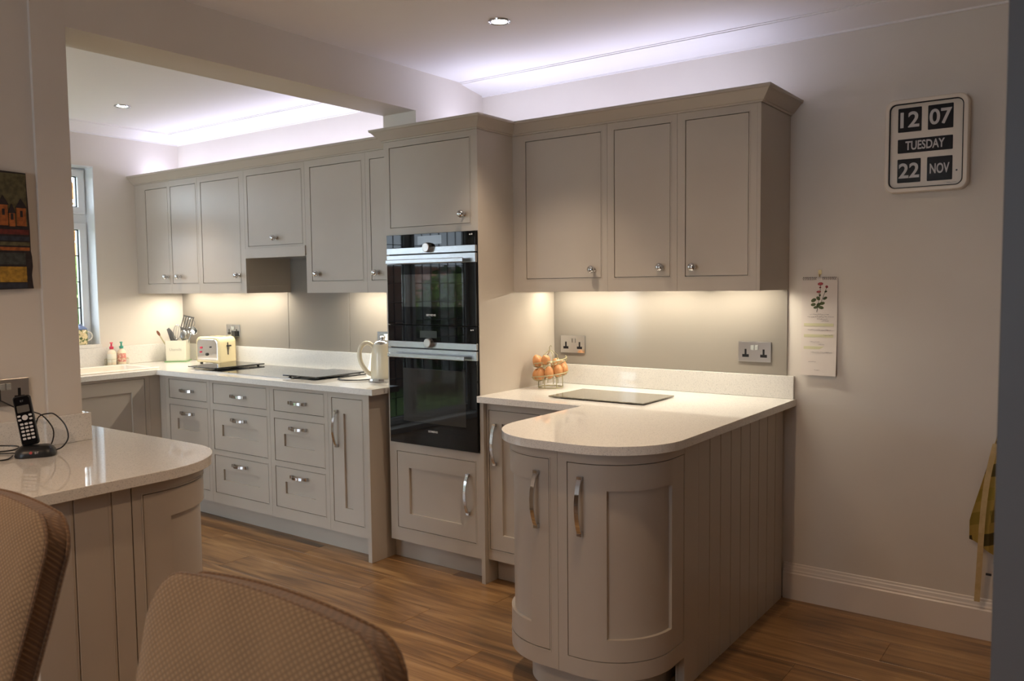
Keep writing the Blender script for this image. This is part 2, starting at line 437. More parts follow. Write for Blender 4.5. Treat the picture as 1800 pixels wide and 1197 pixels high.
def sweep(path, prof, closed_path=False):
    """plan path (points), profile (d, z); outward = right-hand side of travel; mitred."""
    bm = new(); n = len(path); P_ = [Vector(p) for p in path]; rows = []
    for i, p in enumerate(P_):
        ds = []
        if i > 0: ds.append((P_[i]-P_[i-1]).normalized())
        if i < n-1: ds.append((P_[i+1]-P_[i]).normalized())
        ns = [Vector((d.y, -d.x)) for d in ds]
        m_ = sum(ns, Vector((0, 0))).normalized(); k = 1/max(.3, m_.dot(ns[0]))
        rows.append([bm.verts.new((p.x+m_.x*k*d, p.y+m_.y*k*d, z)) for d, z in prof])
    q = len(prof)
    for A, C in zip(rows, rows[1:]):
        for k in range(q): bm.faces.new((A[k], A[(k+1) % q], C[(k+1) % q], C[k]))
    bm.faces.new(rows[0]); bm.faces.new(rows[-1][::-1])
    return bm

def text_bm(s, size, bold=0, depth=.0006, align='CENTER'):
    cu = bpy.data.curves.new('t', 'FONT'); cu.body = s; cu.size = size; cu.extrude = depth; cu.offset = bold
    cu.align_x = align; cu.align_y = 'CENTER'; cu.resolution_u = 4
    o = bpy.data.objects.new('t', cu); COL.objects.link(o)
    dg = bpy.context.evaluated_depsgraph_get(); me = bpy.data.meshes.new_from_object(o.evaluated_get(dg))
    bm = new(); bm.from_mesh(me)
    bpy.data.objects.remove(o); bpy.data.curves.remove(cu); bpy.data.meshes.remove(me)
    return bm
def text(name, s, size, loc, right, up, M, parent, bold=0, xs=1, depth=.0006, label=None):
    bm = text_bm(s, size, bold, depth)
    r = Vector(right).normalized(); u = Vector(up).normalized(); n = r.cross(u)
    T = Matrix((r*xs, u, n)).transposed().to_4x4(); T.translation = loc
    bmesh.ops.transform(bm, matrix=T, verts=bm.verts)
    return obj(name, bm, M, parent, label=label)

# ------------------------------------------------------------------ the room
CZ = 2.52; YB = 3.72; YL = 3.56; XL = -5.63
def struct(name, bm, M, parent=None, **kw):
    o = obj(name, bm, M, parent, **kw); o['kind'] = 'structure'; return o
floor = struct('floor', B(-6.0, 1.75, -3.3, 3.9, -.12, -.012), BLIND)
pw = .193; row = 0; y = -3.1
PLK = {}
while y < 3.74:
    x = -5.75+(-1.0, -.35, -.75, -.1, -.55)[row % 5]
    while x < 1.65:
        x0 = max(x, -5.70); x1 = min(x+1.29, 1.65); y1 = min(y+pw, 3.74)
        if x1-x0 > .05:
            key = (round(x1-x0, 3), round(y1-y, 3))
            if key not in PLK:
                bm = B(0, x1-x0-.0006, 0, y1-y-.0006, -.012, 0)
                top = [e for e in bm.edges if all(v.co.z > -.001 for v in e.verts)]
                bmesh.ops.bevel(bm, geom=top, offset=.0012, segments=1, affect='EDGES')
                PLK[key] = obj('plank', bm, OAK, floor, at=(x0, y, 0))
            else:
                dupe(PLK[key], floor, (x0, y, 0))
        x += 1.29
    y += pw; row += 1
struct('ceiling', B(-6.0, 1.75, -3.3, 3.9, CZ, CZ+.15), CEIL)
struct('wall_back', B(-3.0, 1.75, YB, YB+.18, 0, CZ), WALLM)
struct('wall_back_left', B(-5.9, -3.001, YL, YL+.34, 0, CZ), WALLM)
struct('wall_nib', B(-3.13, -2.90, 3.165, YB, 2.225, 2.317), WALLM)
def holes_wall(P, u0, u1, holes, d0, d1):
    us = sorted({u0, u1, *[h[0] for h in holes], *[h[1] for h in holes]}); zs = sorted({0, CZ, *[h[2] for h in holes], *[h[3] for h in holes]})
    def cells(i, j):
        cu, cz = (us[i]+us[i+1])/2, (zs[j]+zs[j+1])/2
        return not any(h[0] < cu < h[1] and h[2] < cz < h[3] for h in holes)
    return grid_solid(P, us, zs, cells, d0, d1)
WIN = (1.55, 2.925, 1.055, 2.262); PAT = (-1.05, .85, .05, 2.1)
struct('wall_left', holes_wall(PX(XL), -2.2, YL+.02, [WIN, PAT], -.28, 0), WALLM)
KW = (-5.3, -3.5, .06, 2.1)  # unseen south opening, added to bring daylight onto the cabinet fronts
struct('wall_front_left', holes_wall(lambda u, d, z: (u, -2.0+d, z), -5.91, -3.0, [KW], -.2, 0), WALLM)
# dining room wall, the pillar and the beam that replaced the wall between the rooms
struct('wall_dining', B(-3.13, -2.915, -3.2, 1.32, 0, CZ), WALLM)
pil = struct('wall_pillar', B(-3.13, -2.90, 1.32, 1.432, 0, CZ), WALLM)
struct('wall_beam', B(-3.13, -2.90, 1.432, YB+.001, 2.3171, CZ), WALLM)
struct('wall_right', B(1.6, 1.75, -3.2, YB, 0, CZ), WALLM)
DW = (-2.1, -.5, .9, 2.1)
struct('wall_front', holes_wall(lambda u, d, z: (u, -3.0+d, z), -3.0, 1.7, [DW], -.25, 0), WALLM)
# coving
cv = [(0, 2.475), (.012, 2.475), (.012, 2.482), (.05, 2.488), (.10, 2.496), (.15, 2.505), (.19, 2.513), (.19, 2.517), (.205, 2.517), (.205, 2.53), (0, 2.53)]
struct('trim_1', sweep([(-2.905, YB), (1.6, YB)], cv), CEIL)
struct('trim_2', sweep([(XL, -1.9), (XL, YL), (-3.13, YL)], cv), CEIL)
# skirting board
sk = [(0, 0), (.018, 0), (.018, .118), (.014, .124), (.014, .13), (.011, .136), (.009, .148), (.005, .152), (.004, .160), (0, .163)]
struct('baseboard_back', sweep([(-1.197, YB), (1.6, YB)], sk), TRIM)
struct('baseboard_left', sweep([(-2.915, -3.0), (-2.915, .93)], sk), TRIM)

# windows
def window(name, X, y0, y1, z0, z1, lights, transom=None, d=.05):
    """casement window in the wall plane X (frame outer face), glass and bars as parts."""
    root = struct(name, new_frame(X, y0, y1, z0, z1, lights, transom, d), UPVC, bevel=.003)
    cols = [y0+(y1-y0)*k/lights for k in range(lights+1)]
    rows = [(z0, z1)] if not transom else [(z0, transom), (transom, z1)]
    for c in range(lights):
        for a, b in rows:
            ya, yb, za, zb = cols[c]+.03, cols[c+1]-.03, a+.03, b-.03
            us = [ya, ya+.045, yb-.045, yb]; zs = [za, za+.045, zb-.045, zb]
            s = obj('sash', grid_solid(PX(X), us, zs, lambda i, j: not (i == 1 and j == 1), -.035, .018), UPVC, root, bevel=.003)
            obj('pane', B(X-.012, X-.006, us[1], us[2], zs[1], zs[2]), GLASS, s)
            bm = new(); h = zs[2]-zs[1]; nb = max(1, round(h/.2))
            for k in range(1, nb): box(bm, X-.013, X-.004, us[1], us[2], zs[1]+h*k/nb-.003, zs[1]+h*k/nb+.003)
            nv = max(2, round((us[2]-us[1])/.13)); w = us[2]-us[1]
            for k in range(1, nv): box(bm, X-.013, X-.004, us[1]+w*k/nv-.003, us[1]+w*k/nv+.003, zs[1], zs[2])
            t = .006
            for q in ((us[1], us[1]+t, zs[1], zs[2]), (us[2]-t, us[2], zs[1], zs[2]), (us[1], us[2], zs[1], zs[1]+t), (us[1], us[2], zs[2]-t, zs[2])):
                box(bm, X-.014, X-.003, *q)
            obj('glazing_bar', bm, DARK, s)
    return root
def new_frame(X, y0, y1, z0, z1, lights, transom, d):
    us = [y0]; 
    for k in range(1, lights):
        c = y0+(y1-y0)*k/lights; us += [c-.03, c+.03]
    us = sorted({y0, y0+.035, y1-.035, y1, *us}); zs = [z0, z0+.035]
    if transom: zs += [transom-.03, transom+.03]
    zs += [z1-.035, z1]
    mids = [y0+(y1-y0)*k/lights for k in range(1, lights)]
    def cells(i, j):
        cu, cz = (us[i]+us[i+1])/2, (zs[j]+zs[j+1])/2
        return cu < y0+.035 or cu > y1-.035 or any(abs(cu-q) < .03 for q in mids) or cz < z0+.035 or cz > z1-.035 or (transom and abs(cz-transom) < .03)
    return grid_solid(PX(X), us, zs, cells, -.05, 0)
window('window_1', -5.735, WIN[0]-.01, WIN[1]+.01, WIN[2], WIN[3]+.01, 3, 1.915)
struct('trim_3', B(-5.74, XL+.015, WIN[0], WIN[1], WIN[2]-.018, WIN[2]+.006), QUARTZ)
struct('trim_4', merge(B(-5.735, XL+.0005, WIN[1]-.006, WIN[1]-.0005, WIN[2]+.006, WIN[3]-.006), B(-5.735, XL+.0005, WIN[0], WIN[1]-.0005, WIN[3]-.006, WIN[3]-.0005)), UPVC)
window('door_2', -5.82, PAT[0]-.01, PAT[1]+.01, PAT[2], PAT[3]+.01, 2)
w3 = struct('window_2', grid_solid(lambda u, d, z: (u, -3.15+d, z), [DW[0], DW[0]+.07, -1.34, -1.26, DW[1]-.07, DW[1]], [DW[2], DW[2]+.07, DW[3]-.07, DW[3]], lambda i, j: i in (0, 2, 4) or j in (0, 2), -.04, .02), UPVC)
obj('pane', B(DW[0]+.07, DW[1]-.07, -3.16, -3.155, DW[2]+.07, DW[3]-.07), GLASS, w3)
w4 = struct('added_south_glazing', grid_solid(lambda u, d, z: (u, -2.12+d, z), [KW[0], KW[0]+.07, -4.44, -4.36, KW[1]-.07, KW[1]], [KW[2], KW[2]+.07, KW[3]-.07, KW[3]], lambda i, j: i in (0, 2, 4) or j in (0, 2), -.04, .02), UPVC)  # unseen glazing, added for cool light on the cabinet fronts
obj('pane', B(KW[0]+.07, KW[1]-.07, -2.13, -2.125, KW[2]+.07, KW[3]-.07), GLASS, w4)

# open door leaf close on the right
d1 = struct('door_1', B(-.135, .62, 1.35, 1.392, .005, 1.99), DOORM, bevel=.002)
obj('handle', tube(tube(new(), [(.55, 1.34, 1.0), (.55, 1.30, 1.0), (.44, 1.30, 1.0)], .009), [(.55, 1.352, 1.0), (.55, 1.338, 1.0)], .025, 16), CHROME, d1, smooth=True)

# ------------------------------------------------------------------ garden seen through the glass
GRASS = mat('lawn_grass', srgb(90, 120, 60), .9); noise_color(GRASS, srgb(70, 100, 45), srgb(120, 145, 75), 6)
LEAFG = mat('green_hedge_leaves', srgb(80, 120, 50), .6); noise_color(LEAFG, srgb(60, 100, 40), srgb(140, 170, 80), 3)
LEAFO = mat('autumn_leaves', srgb(190, 130, 70), .6); noise_color(LEAFO, srgb(165, 100, 55), srgb(220, 170, 100), 3)
BRICK = mat('red_brown_brick', srgb(150, 100, 80), .85); noise_color(BRICK, srgb(130, 84, 66), srgb(170, 118, 96), 4)
MORT = mat('brick_mortar', srgb(170, 160, 150), .9); noise_color(MORT, srgb(160, 150, 140), srgb(180, 170, 160), 20)
BARK = mat('tree_bark', srgb(90, 75, 60), .9); noise_color(BARK, srgb(75, 60, 48), srgb(105, 88, 72), 10)
struct('ground_lawn', B(-24, -5.95, -14, 16, -.3, -.14), GRASS)
def leaves(c, r, n, size, seed):
    rnd = random.Random(seed); bm = new()
    for _ in range(n):
        while True:
            p = Vector((rnd.uniform(-1, 1), rnd.uniform(-1, 1), rnd.uniform(-1, 1)))
            if p.length < 1 and p.length > .45: break
        p = Vector((c[0]+p.x*r[0], c[1]+p.y*r[1], c[2]+p.z*r[2]))
        a = Vector((rnd.gauss(0, 1), rnd.gauss(0, 1), rnd.gauss(0, 1))).normalized(); b = a.orthogonal().normalized(); s = size*rnd.uniform(.6, 1.3)
        bm.faces.new([bm.verts.new(p+q) for q in (a*s, b*s*.5, -a*s, -b*s*.5)])
    return bm
for nm, c, r, M, n, lab in (('autumn_tree', (-11.9, 6.1, 3.2), (1.5, 2.2, 2.2), LEAFO, 4200, 'golden autumn tree seen through the window over the sink'),
                            ('green_bush', (-9.2, 4.6, .7), (.8, 1.4, 1.1), LEAFG, 4200, 'low green bush below the autumn tree outside the window')):
    t = thing(nm, (c[0], c[1], -.14), lab, 'tree' if 'tree' in nm else 'bush')
    obj('foliage', leaves(c, r, n, .1, len(nm)), M, t, kind='stuff')
    obj('trunk', tube(new(), [(c[0], c[1], -.14), (c[0]+.1, c[1], c[2]*.6), (c[0], c[1]+.1, c[2])], [.12, .09, .04]), BARK, t, smooth=True)
for k, (yy, hh) in enumerate(((-3.4, 1.4), (2.1, 1.6))):
    t = thing('garden_shrub', (-8.0, yy, -.14), ('leafy green shrub outside the patio door, on its far side', 'leafy green shrub outside between patio door and sink window')[k], 'shrub', 'shrubs by the garden wall')
    obj('foliage', leaves((-8.0, yy, hh*.55), (.7, .75, hh*.7), 2600, .08, 20+k), LEAFG, t, kind='stuff')
    obj('trunk', tube(new(), [(-8.0, yy, -.14), (-8.0, yy, hh*.6)], .04), BARK, t)
gw = thing('garden_wall', (-8.9, -1, -.14), 'red brown brick garden wall reflected in the oven door', 'wall')
obj('core', B(-9.10, -8.915, -6, 2, -.14, 1.75), MORT, gw)
br = new()
for j in range(25):
    for i in range(40):
        y0 = -6+i*.225+(j % 2)*.1125
        if y0+.215 < 2: box(br, -8.92, -8.90+random.uniform(-.004, .004), y0, y0+.213, -.135+j*.075, -.135+j*.075+.064)
obj('brickwork', br, BRICK, gw, kind='stuff')


# ------------------------------------------------------------------ recessed ceiling downlights
def downlight(x, y, label, watts=DLW, color=SPOTC, cone=84):
    t = thing('downlight', (x, y, CZ), label, 'downlight', 'recessed ceiling downlights')
    obj('ring', lathe(new(), [(.033, -.001), (.047, -.001), (.046, -.005), (.040, -.0065), (.034, -.004)], 28, Matrix.Translation((x, y, CZ)), False), CHROME, t, smooth=True)
    obj('lens', lathe(new(), [(0, -.0015), (.0325, -.0015), (.0325, -.0005), (0, -.0005)], 24, Matrix.Translation((x, y, CZ))), LENS, t)
    l = bpy.data.lights.new('downlight_beam', 'SPOT'); l.energy = watts; l.color = color; l.spot_size = math.radians(cone); l.spot_blend = 1.0; l.shadow_soft_size = .03
    o = bpy.data.objects.new('downlight_beam', l); COL.objects.link(o); o.location = (x, y, CZ-.02)
downlight(-2.104, 2.815, 'ceiling downlight in front of the oven housing')
downlight(-4.826, 2.70, 'ceiling downlight in the left room near the sink')
downlight(-4.826, 0.9, 'unseen downlight added to brighten the left room, hidden by the pillar')  # no fitting known here, added to brighten the left room
downlight(-1.15, 1.95, 'ceiling downlight above the right peninsula, just out of view', 30, SPOTW, 158)
downlight(-1.9, -.3, 'ceiling downlight in the dining room behind the camera, left', 68, SPOTW, 145)
downlight(.3, -.3, 'ceiling downlight in the dining room behind the camera, right', 42, SPOTW, 125)

# ------------------------------------------------------------------ wall cabinets
def cabinet(name, label, P, u0, u1, z0, z1, fronts, depth, group=None, step=None, base=None, ztop=None, zbot=None, body=True):
    """fronts: dicts with h (leaf), r (recess), kind door/drawer, knob/handle position."""
    b0 = P((u0+u1)/2, -.1, z0)
    t = thing(name, base or (b0[0], b0[1], z0), label, 'cabinet', group)
    if body:
        cb_ = grid_solid(P, [u0+.0004, u1-.0004], [zbot or z0+.0004, ztop or z1], lambda i, j: True, -depth, -.0205, step)
        if zbot:                                # recessed underside: the sides reach down to the front rail
            for a_, b_ in ((u0+.0004, u0+.0174), (u1-.0174, u1-.0004)):
                merge(cb_, grid_solid(P, [a_, b_], [z0+.0004, zbot-.0004], lambda i, j: True, -depth, -.0205))
        obj('carcass', cb_, PAINT, t)
    obj('face_frame', face_frame(P, u0+.0006, u1-.0006, z0, z1, [f['h'] for f in fronts], step), PAINT, t)
    for f in fronts:
        d = obj(f.get('kind', 'door'), shaker(P, f['h'], f.get('r'), step), PAINT, t)
        if 'knob' in f: knob(d, P(f['knob'][0], 0, f['knob'][1]))
        if 'hv' in f: handle(d, P(f['hv'][0], f.get('hd', -.0005), f['hv'][1]), .2, True, f.get('n', (0, -1)))
        if 'hh' in f: handle(d, P(f['hh'][0], -.0005, f['hh'][1]),   .140, False, f.get('n', (0, -1)))
    return t
PU = PY(3.21); GU = 'wall cabinets of the long left run'; ZB, ZT, ZC = 1.399, 2.157, 1.444
D0, D1 = 1.468, 2.114
dpU = YL-3.21-.001
cabinet('wall_cabinet', 'narrow taupe wall cabinet at the far left end, beside the window wall', PU, -5.553, -5.20, ZB, ZT, [dict(h=(-5.487, -5.227, D0, D1), knob=(-5.24, 1.512))], dpU, GU, zbot=ZC)
cabinet('wall_cabinet', 'narrow taupe wall cabinet, second from the window wall, knob at its left', PU, -5.20, -4.876, ZB, ZT, [dict(h=(-5.183, -4.90, D0, D1), knob=(-5.094, 1.512))], dpU, GU, zbot=ZC)
cabinet('wall_cabinet', 'taupe wall cabinet directly left of the cooker hood recess', PU, -4.876, -4.385, ZB, ZT, [dict(h=(-4.835, -4.44, D0, D1), knob=(-4.452, 1.51))], dpU, GU, zbot=ZC)
hood = cabinet('hood_cabinet', 'short taupe wall cabinet above the hob with a raised bottom', PU, -4.385, -3.818, 1.632, ZT, [dict(h=(-4.351, -3.851, 1.688, D1), knob=(-4.083, 1.728))], dpU, GU)
obj('bottom_rail', B(-4.383, -3.820, 3.203, 3.209, 1.613, 1.674), PAINT, hood, bevel=.001)
ex = thing('cooker_hood', (-4.10, 3.385, 1.617), 'steel cooker hood tucked under the short wall cabinet', 'cooker hood')
obj('housing', B(-4.37, -3.83, 3.24, 3.54, 1.619, 1.6315), STEEL, ex, bevel=.002)
obj('filter', B(-4.33, -3.87, 3.27, 3.51, 1.616, 1.619), NICKEL, ex)
cabinet('wall_cabinet', 'taupe wall cabinet right of the cooker hood recess, knob at its left', PU, -3.818, -3.319, ZB, ZT, [dict(h=(-3.767, -3.354, D0, D1), knob=(-3.709, 1.508))], dpU, GU, zbot=ZC)
cabinet('wall_cabinet', 'partly hidden taupe wall cabinet against the tall oven housing', PU, -3.319, -3.0385, ZB, ZT, [dict(h=(-3.282, -3.075, D0, D1), knob=(-3.235, 1.506))], dpU, GU, zbot=ZC)
sc_ = thing('scribe_filler', (-5.59, 3.3, ZB), 'slim taupe filler strip between the window wall and first wall cabinet', 'filler')
obj('strip', B(-5.629, -5.5535, 3.212, 3.232, ZB, ZT), PAINT, sc_)
bt = thing('added_shade_batten', (-4.3, 3.447, ZT), 'unseen white batten added on the long left cabinet run to shade the wall', 'batten')  # added out of sight to keep the strip light off the low wall
obj('batten', B(-5.62, -3.14, 3.442, 3.452, ZT+.001, ZT+.035), TRIM, bt)

PR = PY(3.35); GR = 'wall cabinets over the right worktop'; dpR = YB-3.35-.001
cabinet('wall_cabinet', 'wide taupe wall cabinet over the right worktop, beside the tall oven housing', PR, -2.4335, -1.901, ZB-.002, ZT, [dict(h=(-2.352, -1.936, 1.462, 2.122), knob=(-1.973, 1.499))], dpR, GR, zbot=ZC)
cabinet('wall_cabinet', 'taupe wall cabinet in the middle of three over the right worktop', PR, -1.901, -1.556, ZB-.002, ZT, [dict(h=(-1.863, -1.591, 1.462, 2.121), knob=(-1.627, 1.502))], dpR, GR, zbot=ZC)
cabinet('wall_cabinet', 'taupe wall cabinet at the right end, next to the bare wall', PR, -1.556, -1.205, ZB-.002, ZT, [dict(h=(-1.516, -1.242, 1.462, 2.122), knob=(-1.476, 1.499))], dpR, GR, zbot=ZC)
ep = thing('cabinet_end_panel', (-1.197, 3.53, ZB), 'flat taupe end panel closing the right wall cabinets', 'end panel')
obj('panel', B(-1.2047, -1.189, 3.348, YB-.001, ZB-.002, ZT), PAINT, ep, bevel=.001)

CR = [(-.015, 2.1575), (.006, 2.1575), (.008, 2.164), (.013, 2.166), (.046, 2.204), (.052, 2.206), (.054, 2.212), (.054, 2.218), (.046, 2.218), (.003, 2.172), (-.015, 2.168)]
co = thing('cornice', (-4.3, 3.2, 2.157), 'angled taupe cornice on top of the long left cabinet run', 'cornice', 'cornices on the cabinets')
obj('moulding', sweep([(XL+.001, 3.21), (-3.096, 3.21)], CR), PAINT, co)
co = thing('cornice', (-2.0, 3.3, 2.157), 'angled taupe cornice stepping from the tall oven housing to the right wall', 'cornice', 'cornices on the cabinets')
obj('moulding', sweep([(-3.037, YL-.002), (-3.037, 3.07), (-2.435, 3.07), (-2.435, 3.35), (-1.189, 3.35), (-1.189, YB-.001)], CR), PAINT, co)

# light fittings under the cabinets
for nm, x0, x1, y0, lab in (('under_cabinet_strip', -5.52, -4.42, 3.42, 'thin lit strip under the left wall cabinets, by the window wall'), ('under_cabinet_strip', -3.74, -3.12, 3.42, 'thin lit strip under the cabinets above the kettle'), ('under_cabinet_strip', -2.38, -1.24, 3.585, 'thin lit strip under the right wall cabinets')):
    t = thing(nm, ((x0+x1)/2, y0, 1.4335), lab, 'light', 'lights under the wall cabinets')
    obj('housing', B(x0, x1, y0-.014, y0+.014, 1.4335, 1.4435), WHITEP, t)

# ------------------------------------------------------------------ tall oven housing
PT = PY(3.07)
th = thing('oven_housing', (-2.735, 3.4, 0), 'tall taupe housing cabinet that holds the two built-in ovens', 'cabinet')
obj('carcass', merge(merge(merge(B(-3.037, -2.4355, 3.0905, YL-.001, 1.692, 2.157), B(-3.037, -2.4355, 3.0905, YL-.001, .118, .628)), B(-3.037, -3.0165, 3.0905, YL-.001, .628, 1.692)), B(-2.4385, -2.4355, 3.0905, YB-.001, .118, 2.157)), PAINT, th)
obj('face_frame', face_frame(PT, -3.037, -2.4355, .118, 2.157, [(-2.997, -2.481, 1.727, 2.123), (-3.012, -2.4395, .634, 1.686), (-2.984, -2.472, .19, .585)]), PAINT, th)
obj('side_panel', B(-2.4352, -2.433, 3.0695, YB-.001, .88, 2.157), PAINT, th)
d = obj('door', shaker(PT, (-2.997, -2.481, 1.727, 2.123), None), PAINT, th); knob(d, (-2.514, 3.07, 1.768))
d = obj('door', shaker(PT, (-2.984, -2.472, .19, .585), (-2.905, -2.555, .267, .505)), PAINT, th); handle(d, (-2.513, 3.0705, .424), .2, True)
obj('foot_panel', B(-2.4350, -2.4135, 3.066, 3.5, 0, .8785), PAINT, th)
pl = thing('plinth', (-2.73, 3.15, 0), 'recessed grey taupe plinth under the oven housing', 'plinth', 'plinths along the floor')
obj('board', B(-3.084, -2.436, 3.148, 3.166, 0, .1175), PAINT, pl)

def oven(name, z0, z1, zc, label, gl):
    """z0..z1 whole; zc = z of control strip top (below it steel); front at y 3.05."""
    t = thing(name, (-2.722, 3.1, z0), label, 'oven', 'built-in ovens')
    x0, x1 = -3.0125, -2.4390; yf = 3.052
    obj('body', B(x0+.002, x1-.022, yf+.0165, YL-.06, z0+.002, z1-.002), DARK, t)
    f = obj('control_panel', B(x0, x1, yf, yf+.016, zc, z1-.001), BLACKG, t, bevel=.001)
    obj('display', B(-2.80, -2.645, yf-.0006, yf, zc+.012, z1-.012) if name == 'compact_oven' else B(-2.795, -2.685, yf-.0006, yf, zc+.02, zc+.055), mat_disp, f)
    icn = new(); box(icn, x1-.034, x1-.026, yf-.0008, yf, z1-.020, z1-.014); tube(icn, [(x1-.018, yf-.0004, z1-.016), (x1-.018, yf-.0008, z1-.016)], .004, 10)
    obj('icon_marks', icn, LOGO, f)
    s = obj('control_strip', B(x0, x1, yf-.001, yf+.016, zc-.031, zc-.0005), STEEL, t, bevel=.001)
    k = obj('control_knob', lathe(new(), [(0, 0), (.024, 0), (.0245, .004), (.023, .022), (.020, .025), (0, .025)], 32, axis((-2.728, yf-.001, zc-.004), (0, -1, 0))), NICKEL, t, smooth=True)
    zt = zc-.037
    obj('door_strip', B(x0, x1, yf-.001, yf+.016, zt-.044, zt), STEEL, t, bevel=.001)
    dg = obj('door_glass', B(x0, x1, yf, yf+.016, z0, zt-.0445), BLACKG, t, bevel=.001)
    obj('door_window', B(-2.915, -2.508, yf-.0008, yf, gl[0], gl[1]), OVENW2 if name == 'compact_oven' else OVENW, dg)
    hb = obj('handle', B(-2.985, -2.485, yf-.040, yf-.030, zt-.043, zt-.022), STEEL, t, bevel=.003)
    for xx in (-2.95, -2.52): obj('handle_post', B(xx-.008, xx+.008, yf-.0305, yf-.001, zt-.038, zt-.027), STEEL, hb)
    text('logo_lettering', 'SIEMENS', .0135, (-2.720, yf-.0012, gl[0]-.041), (1, 0, 0), (0, 0, 1), LOGO, dg, bold=.00015, xs=1.25)
    return t
mat_disp = mat('grey_display_glass', srgb(58, 62, 62), .08); bump(mat_disp, 40, .005)
oven('compact_oven', 1.239, 1.688, 1.622, 'upper compact black glass oven with steel bar handle', (1.329, 1.489))
oven('single_oven', .636, 1.237, 1.156, 'larger lower black glass oven with smoked window', (.752, 1.021))

# ------------------------------------------------------------------ base cabinets, long run
PB = PY(2.99); GB = 'base cabinets of the long left run'; dpB = YL-2.99-.001; BZ0, BZ1 = .118, .8785
def drawers(name, label, u0, u1, a, b, rz=None):
    c = (a+b)/2; m_ = .08
    r = lambda z0, z1: (a+m_, b-m_, z0, z1)
    cabinet(name, label, PB, u0, u1, BZ0, BZ1, [
        dict(kind='drawer', h=(a, b, .735, .853), hh=(c, .79)),
        dict(kind='drawer', h=(a, b, .452, .690), r=r(.537, .607), hh=(c, .646)),
        dict(kind='drawer', h=(a, b, .184, .414), r=r(.266, .334), hh=(c, .371))], dpB, GB)
drawers('drawer_cabinet', 'narrow three-drawer base cabinet in the inner corner beside the sink run', -4.965, -4.482, -4.92, -4.52)
drawers('drawer_cabinet', 'wide three-drawer base cabinet in the middle of the long run', -4.482, -3.908, -4.448, -3.942)
drawers('drawer_cabinet', 'three-drawer base cabinet left of the narrow pull-out cupboard', -3.908, -3.415, -3.867, -3.453)
cabinet('pull_out_cupboard', 'narrow single-door base cupboard at the right end of the long run', PB, -3.415, -3.1135, BZ0, BZ1, [dict(h=(-3.382, -3.156, .176, .842), r=(-3.296, -3.237, .255, .762), hv=(-3.345, .68))], dpB, GB)
ep = thing('cabinet_end_panel', (-3.1, 3.2, 0), 'floor-length taupe end panel beside the oven housing', 'end panel')
obj('panel', B(-3.113, -3.086, 2.974, YL-.001, 0, .8785), PAINT, ep, bevel=.001)
cf = thing('corner_post', (-5.0, 3.0, .118), 'plain taupe corner post where the two base runs meet', 'filler')
obj('strip', B(-5.029, -4.9655, 2.99, 3.01, BZ0, BZ1), PAINT, cf)
pl = thing('plinth', (-4.0, 3.07, 0), 'long recessed plinth under the left drawer run', 'plinth', 'plinths along the floor')
obj('board', B(-5.095, -3.114, 3.065, 3.083, 0, .1175), PAINT, pl)

# sink run along the window wall
PS = PX(-5.03); dpS = .59
cabinet('dishwasher_cabinet', 'taupe shaker panel door of the sink run, half hidden behind the pillar', PS, 2.29, 2.918, BZ0, BZ1, [dict(h=(2.33, 2.884, .18, .858), r=(2.415, 2.80, .26, .778))], dpS, 'sink run cabinets', ztop=.735, base=(-5.2, 2.6, .118))
cabinet('sink_cabinet', 'taupe double cabinet under the white sink', PS, 1.40, 2.29, BZ0, BZ1, [dict(h=(1.44, 1.843, .18, .858), r=(1.52, 1.763, .26, .778), hv=(1.80, .68), n=(1, 0)), dict(h=(1.847, 2.25, .18, .858), r=(1.927, 2.17, .26, .778), hv=(1.89, .68), n=(1, 0))], dpS, 'sink run cabinets', ztop=.735, base=(-5.2, 1.8, .118))
cf = thing('corner_post', (-5.03, 2.95, .118), 'plain taupe post between the sink run and the drawer run', 'filler')
obj('strip', B(-5.05, -5.0302, 2.9185, 2.989, BZ0, BZ1), PAINT, cf)
pl = thing('plinth', (-5.1, 2.2, 0), 'recessed plinth under the sink run', 'plinth', 'plinths along the floor')
obj('board', B(-5.113, -5.096, 1.40, 3.083, 0, .1175), PAINT, pl)

# worktops
def arc(cx, cy, r, a0, a1, n=14):
    return [(cx+r*math.cos(math.radians(a0+(a1-a0)*k/n)), cy+r*math.sin(math.radians(a0+(a1-a0)*k/n))) for k in range(n+1)]
SX0, SX1, SY0, SY1 = -5.50, -5.10, 2.13, 3.03       # sink cut-out
wt = thing('worktop', (-4.3, 3.2, .88), 'L-shaped white sparkle quartz worktop of the long run and sink', 'worktop', 'white quartz worktops')
bm = new()
prism(bm, [(-5.61, SY1), (-5.0, SY1), (-5.0, 2.955), (-3.0875, 2.955), (-3.042, 2.955), (-3.042, 3.068), (-3.0375, 3.068), (-3.0375, YL), (-5.629, YL), (-5.629, SY1)], .8795, .91)
bm.free(); bm = new()
prism(bm, [(-5.0, 2.955), (-3.042, 2.955), (-3.042, YL-.001), (-5.629, YL-.001), (-5.629, SY1), (-5.0, SY1)], .8795, .91)
box(bm, -5.629, SX0, SY0, SY1, .8795, .91); box(bm, SX1, -5.0, SY0, SY1, .8795, .91); box(bm, -5.629, -5.0, 1.40, SY0, .8795, .91)
bmesh.ops.remove_doubles(bm, verts=bm.verts, dist=.0005)
obj('slab', bm, QUARTZ, wt)
sk_ = thing('sink', (-5.3, 2.58, .8), 'white ceramic inset sink below the window', 'sink')
bm = new()
def loop(w, h, r, z): return [(SX0+(SX1-SX0)/2+x, (SY0+SY1)/2+y, z) for x, y in rrect(w, h, r, 6)]
ls = [loop(.435, .935, .05, .9105), loop(.435, .935, .05, .917), loop(.425, .925, .045, .920), loop(.36, .86, .04, .920), loop(.35, .85, .04, .915), loop(.33, .83, .05, .76), loop(.25, .75, .06, .745)]
rows = [[bm.verts.new(p) for p in l] for l in ls]
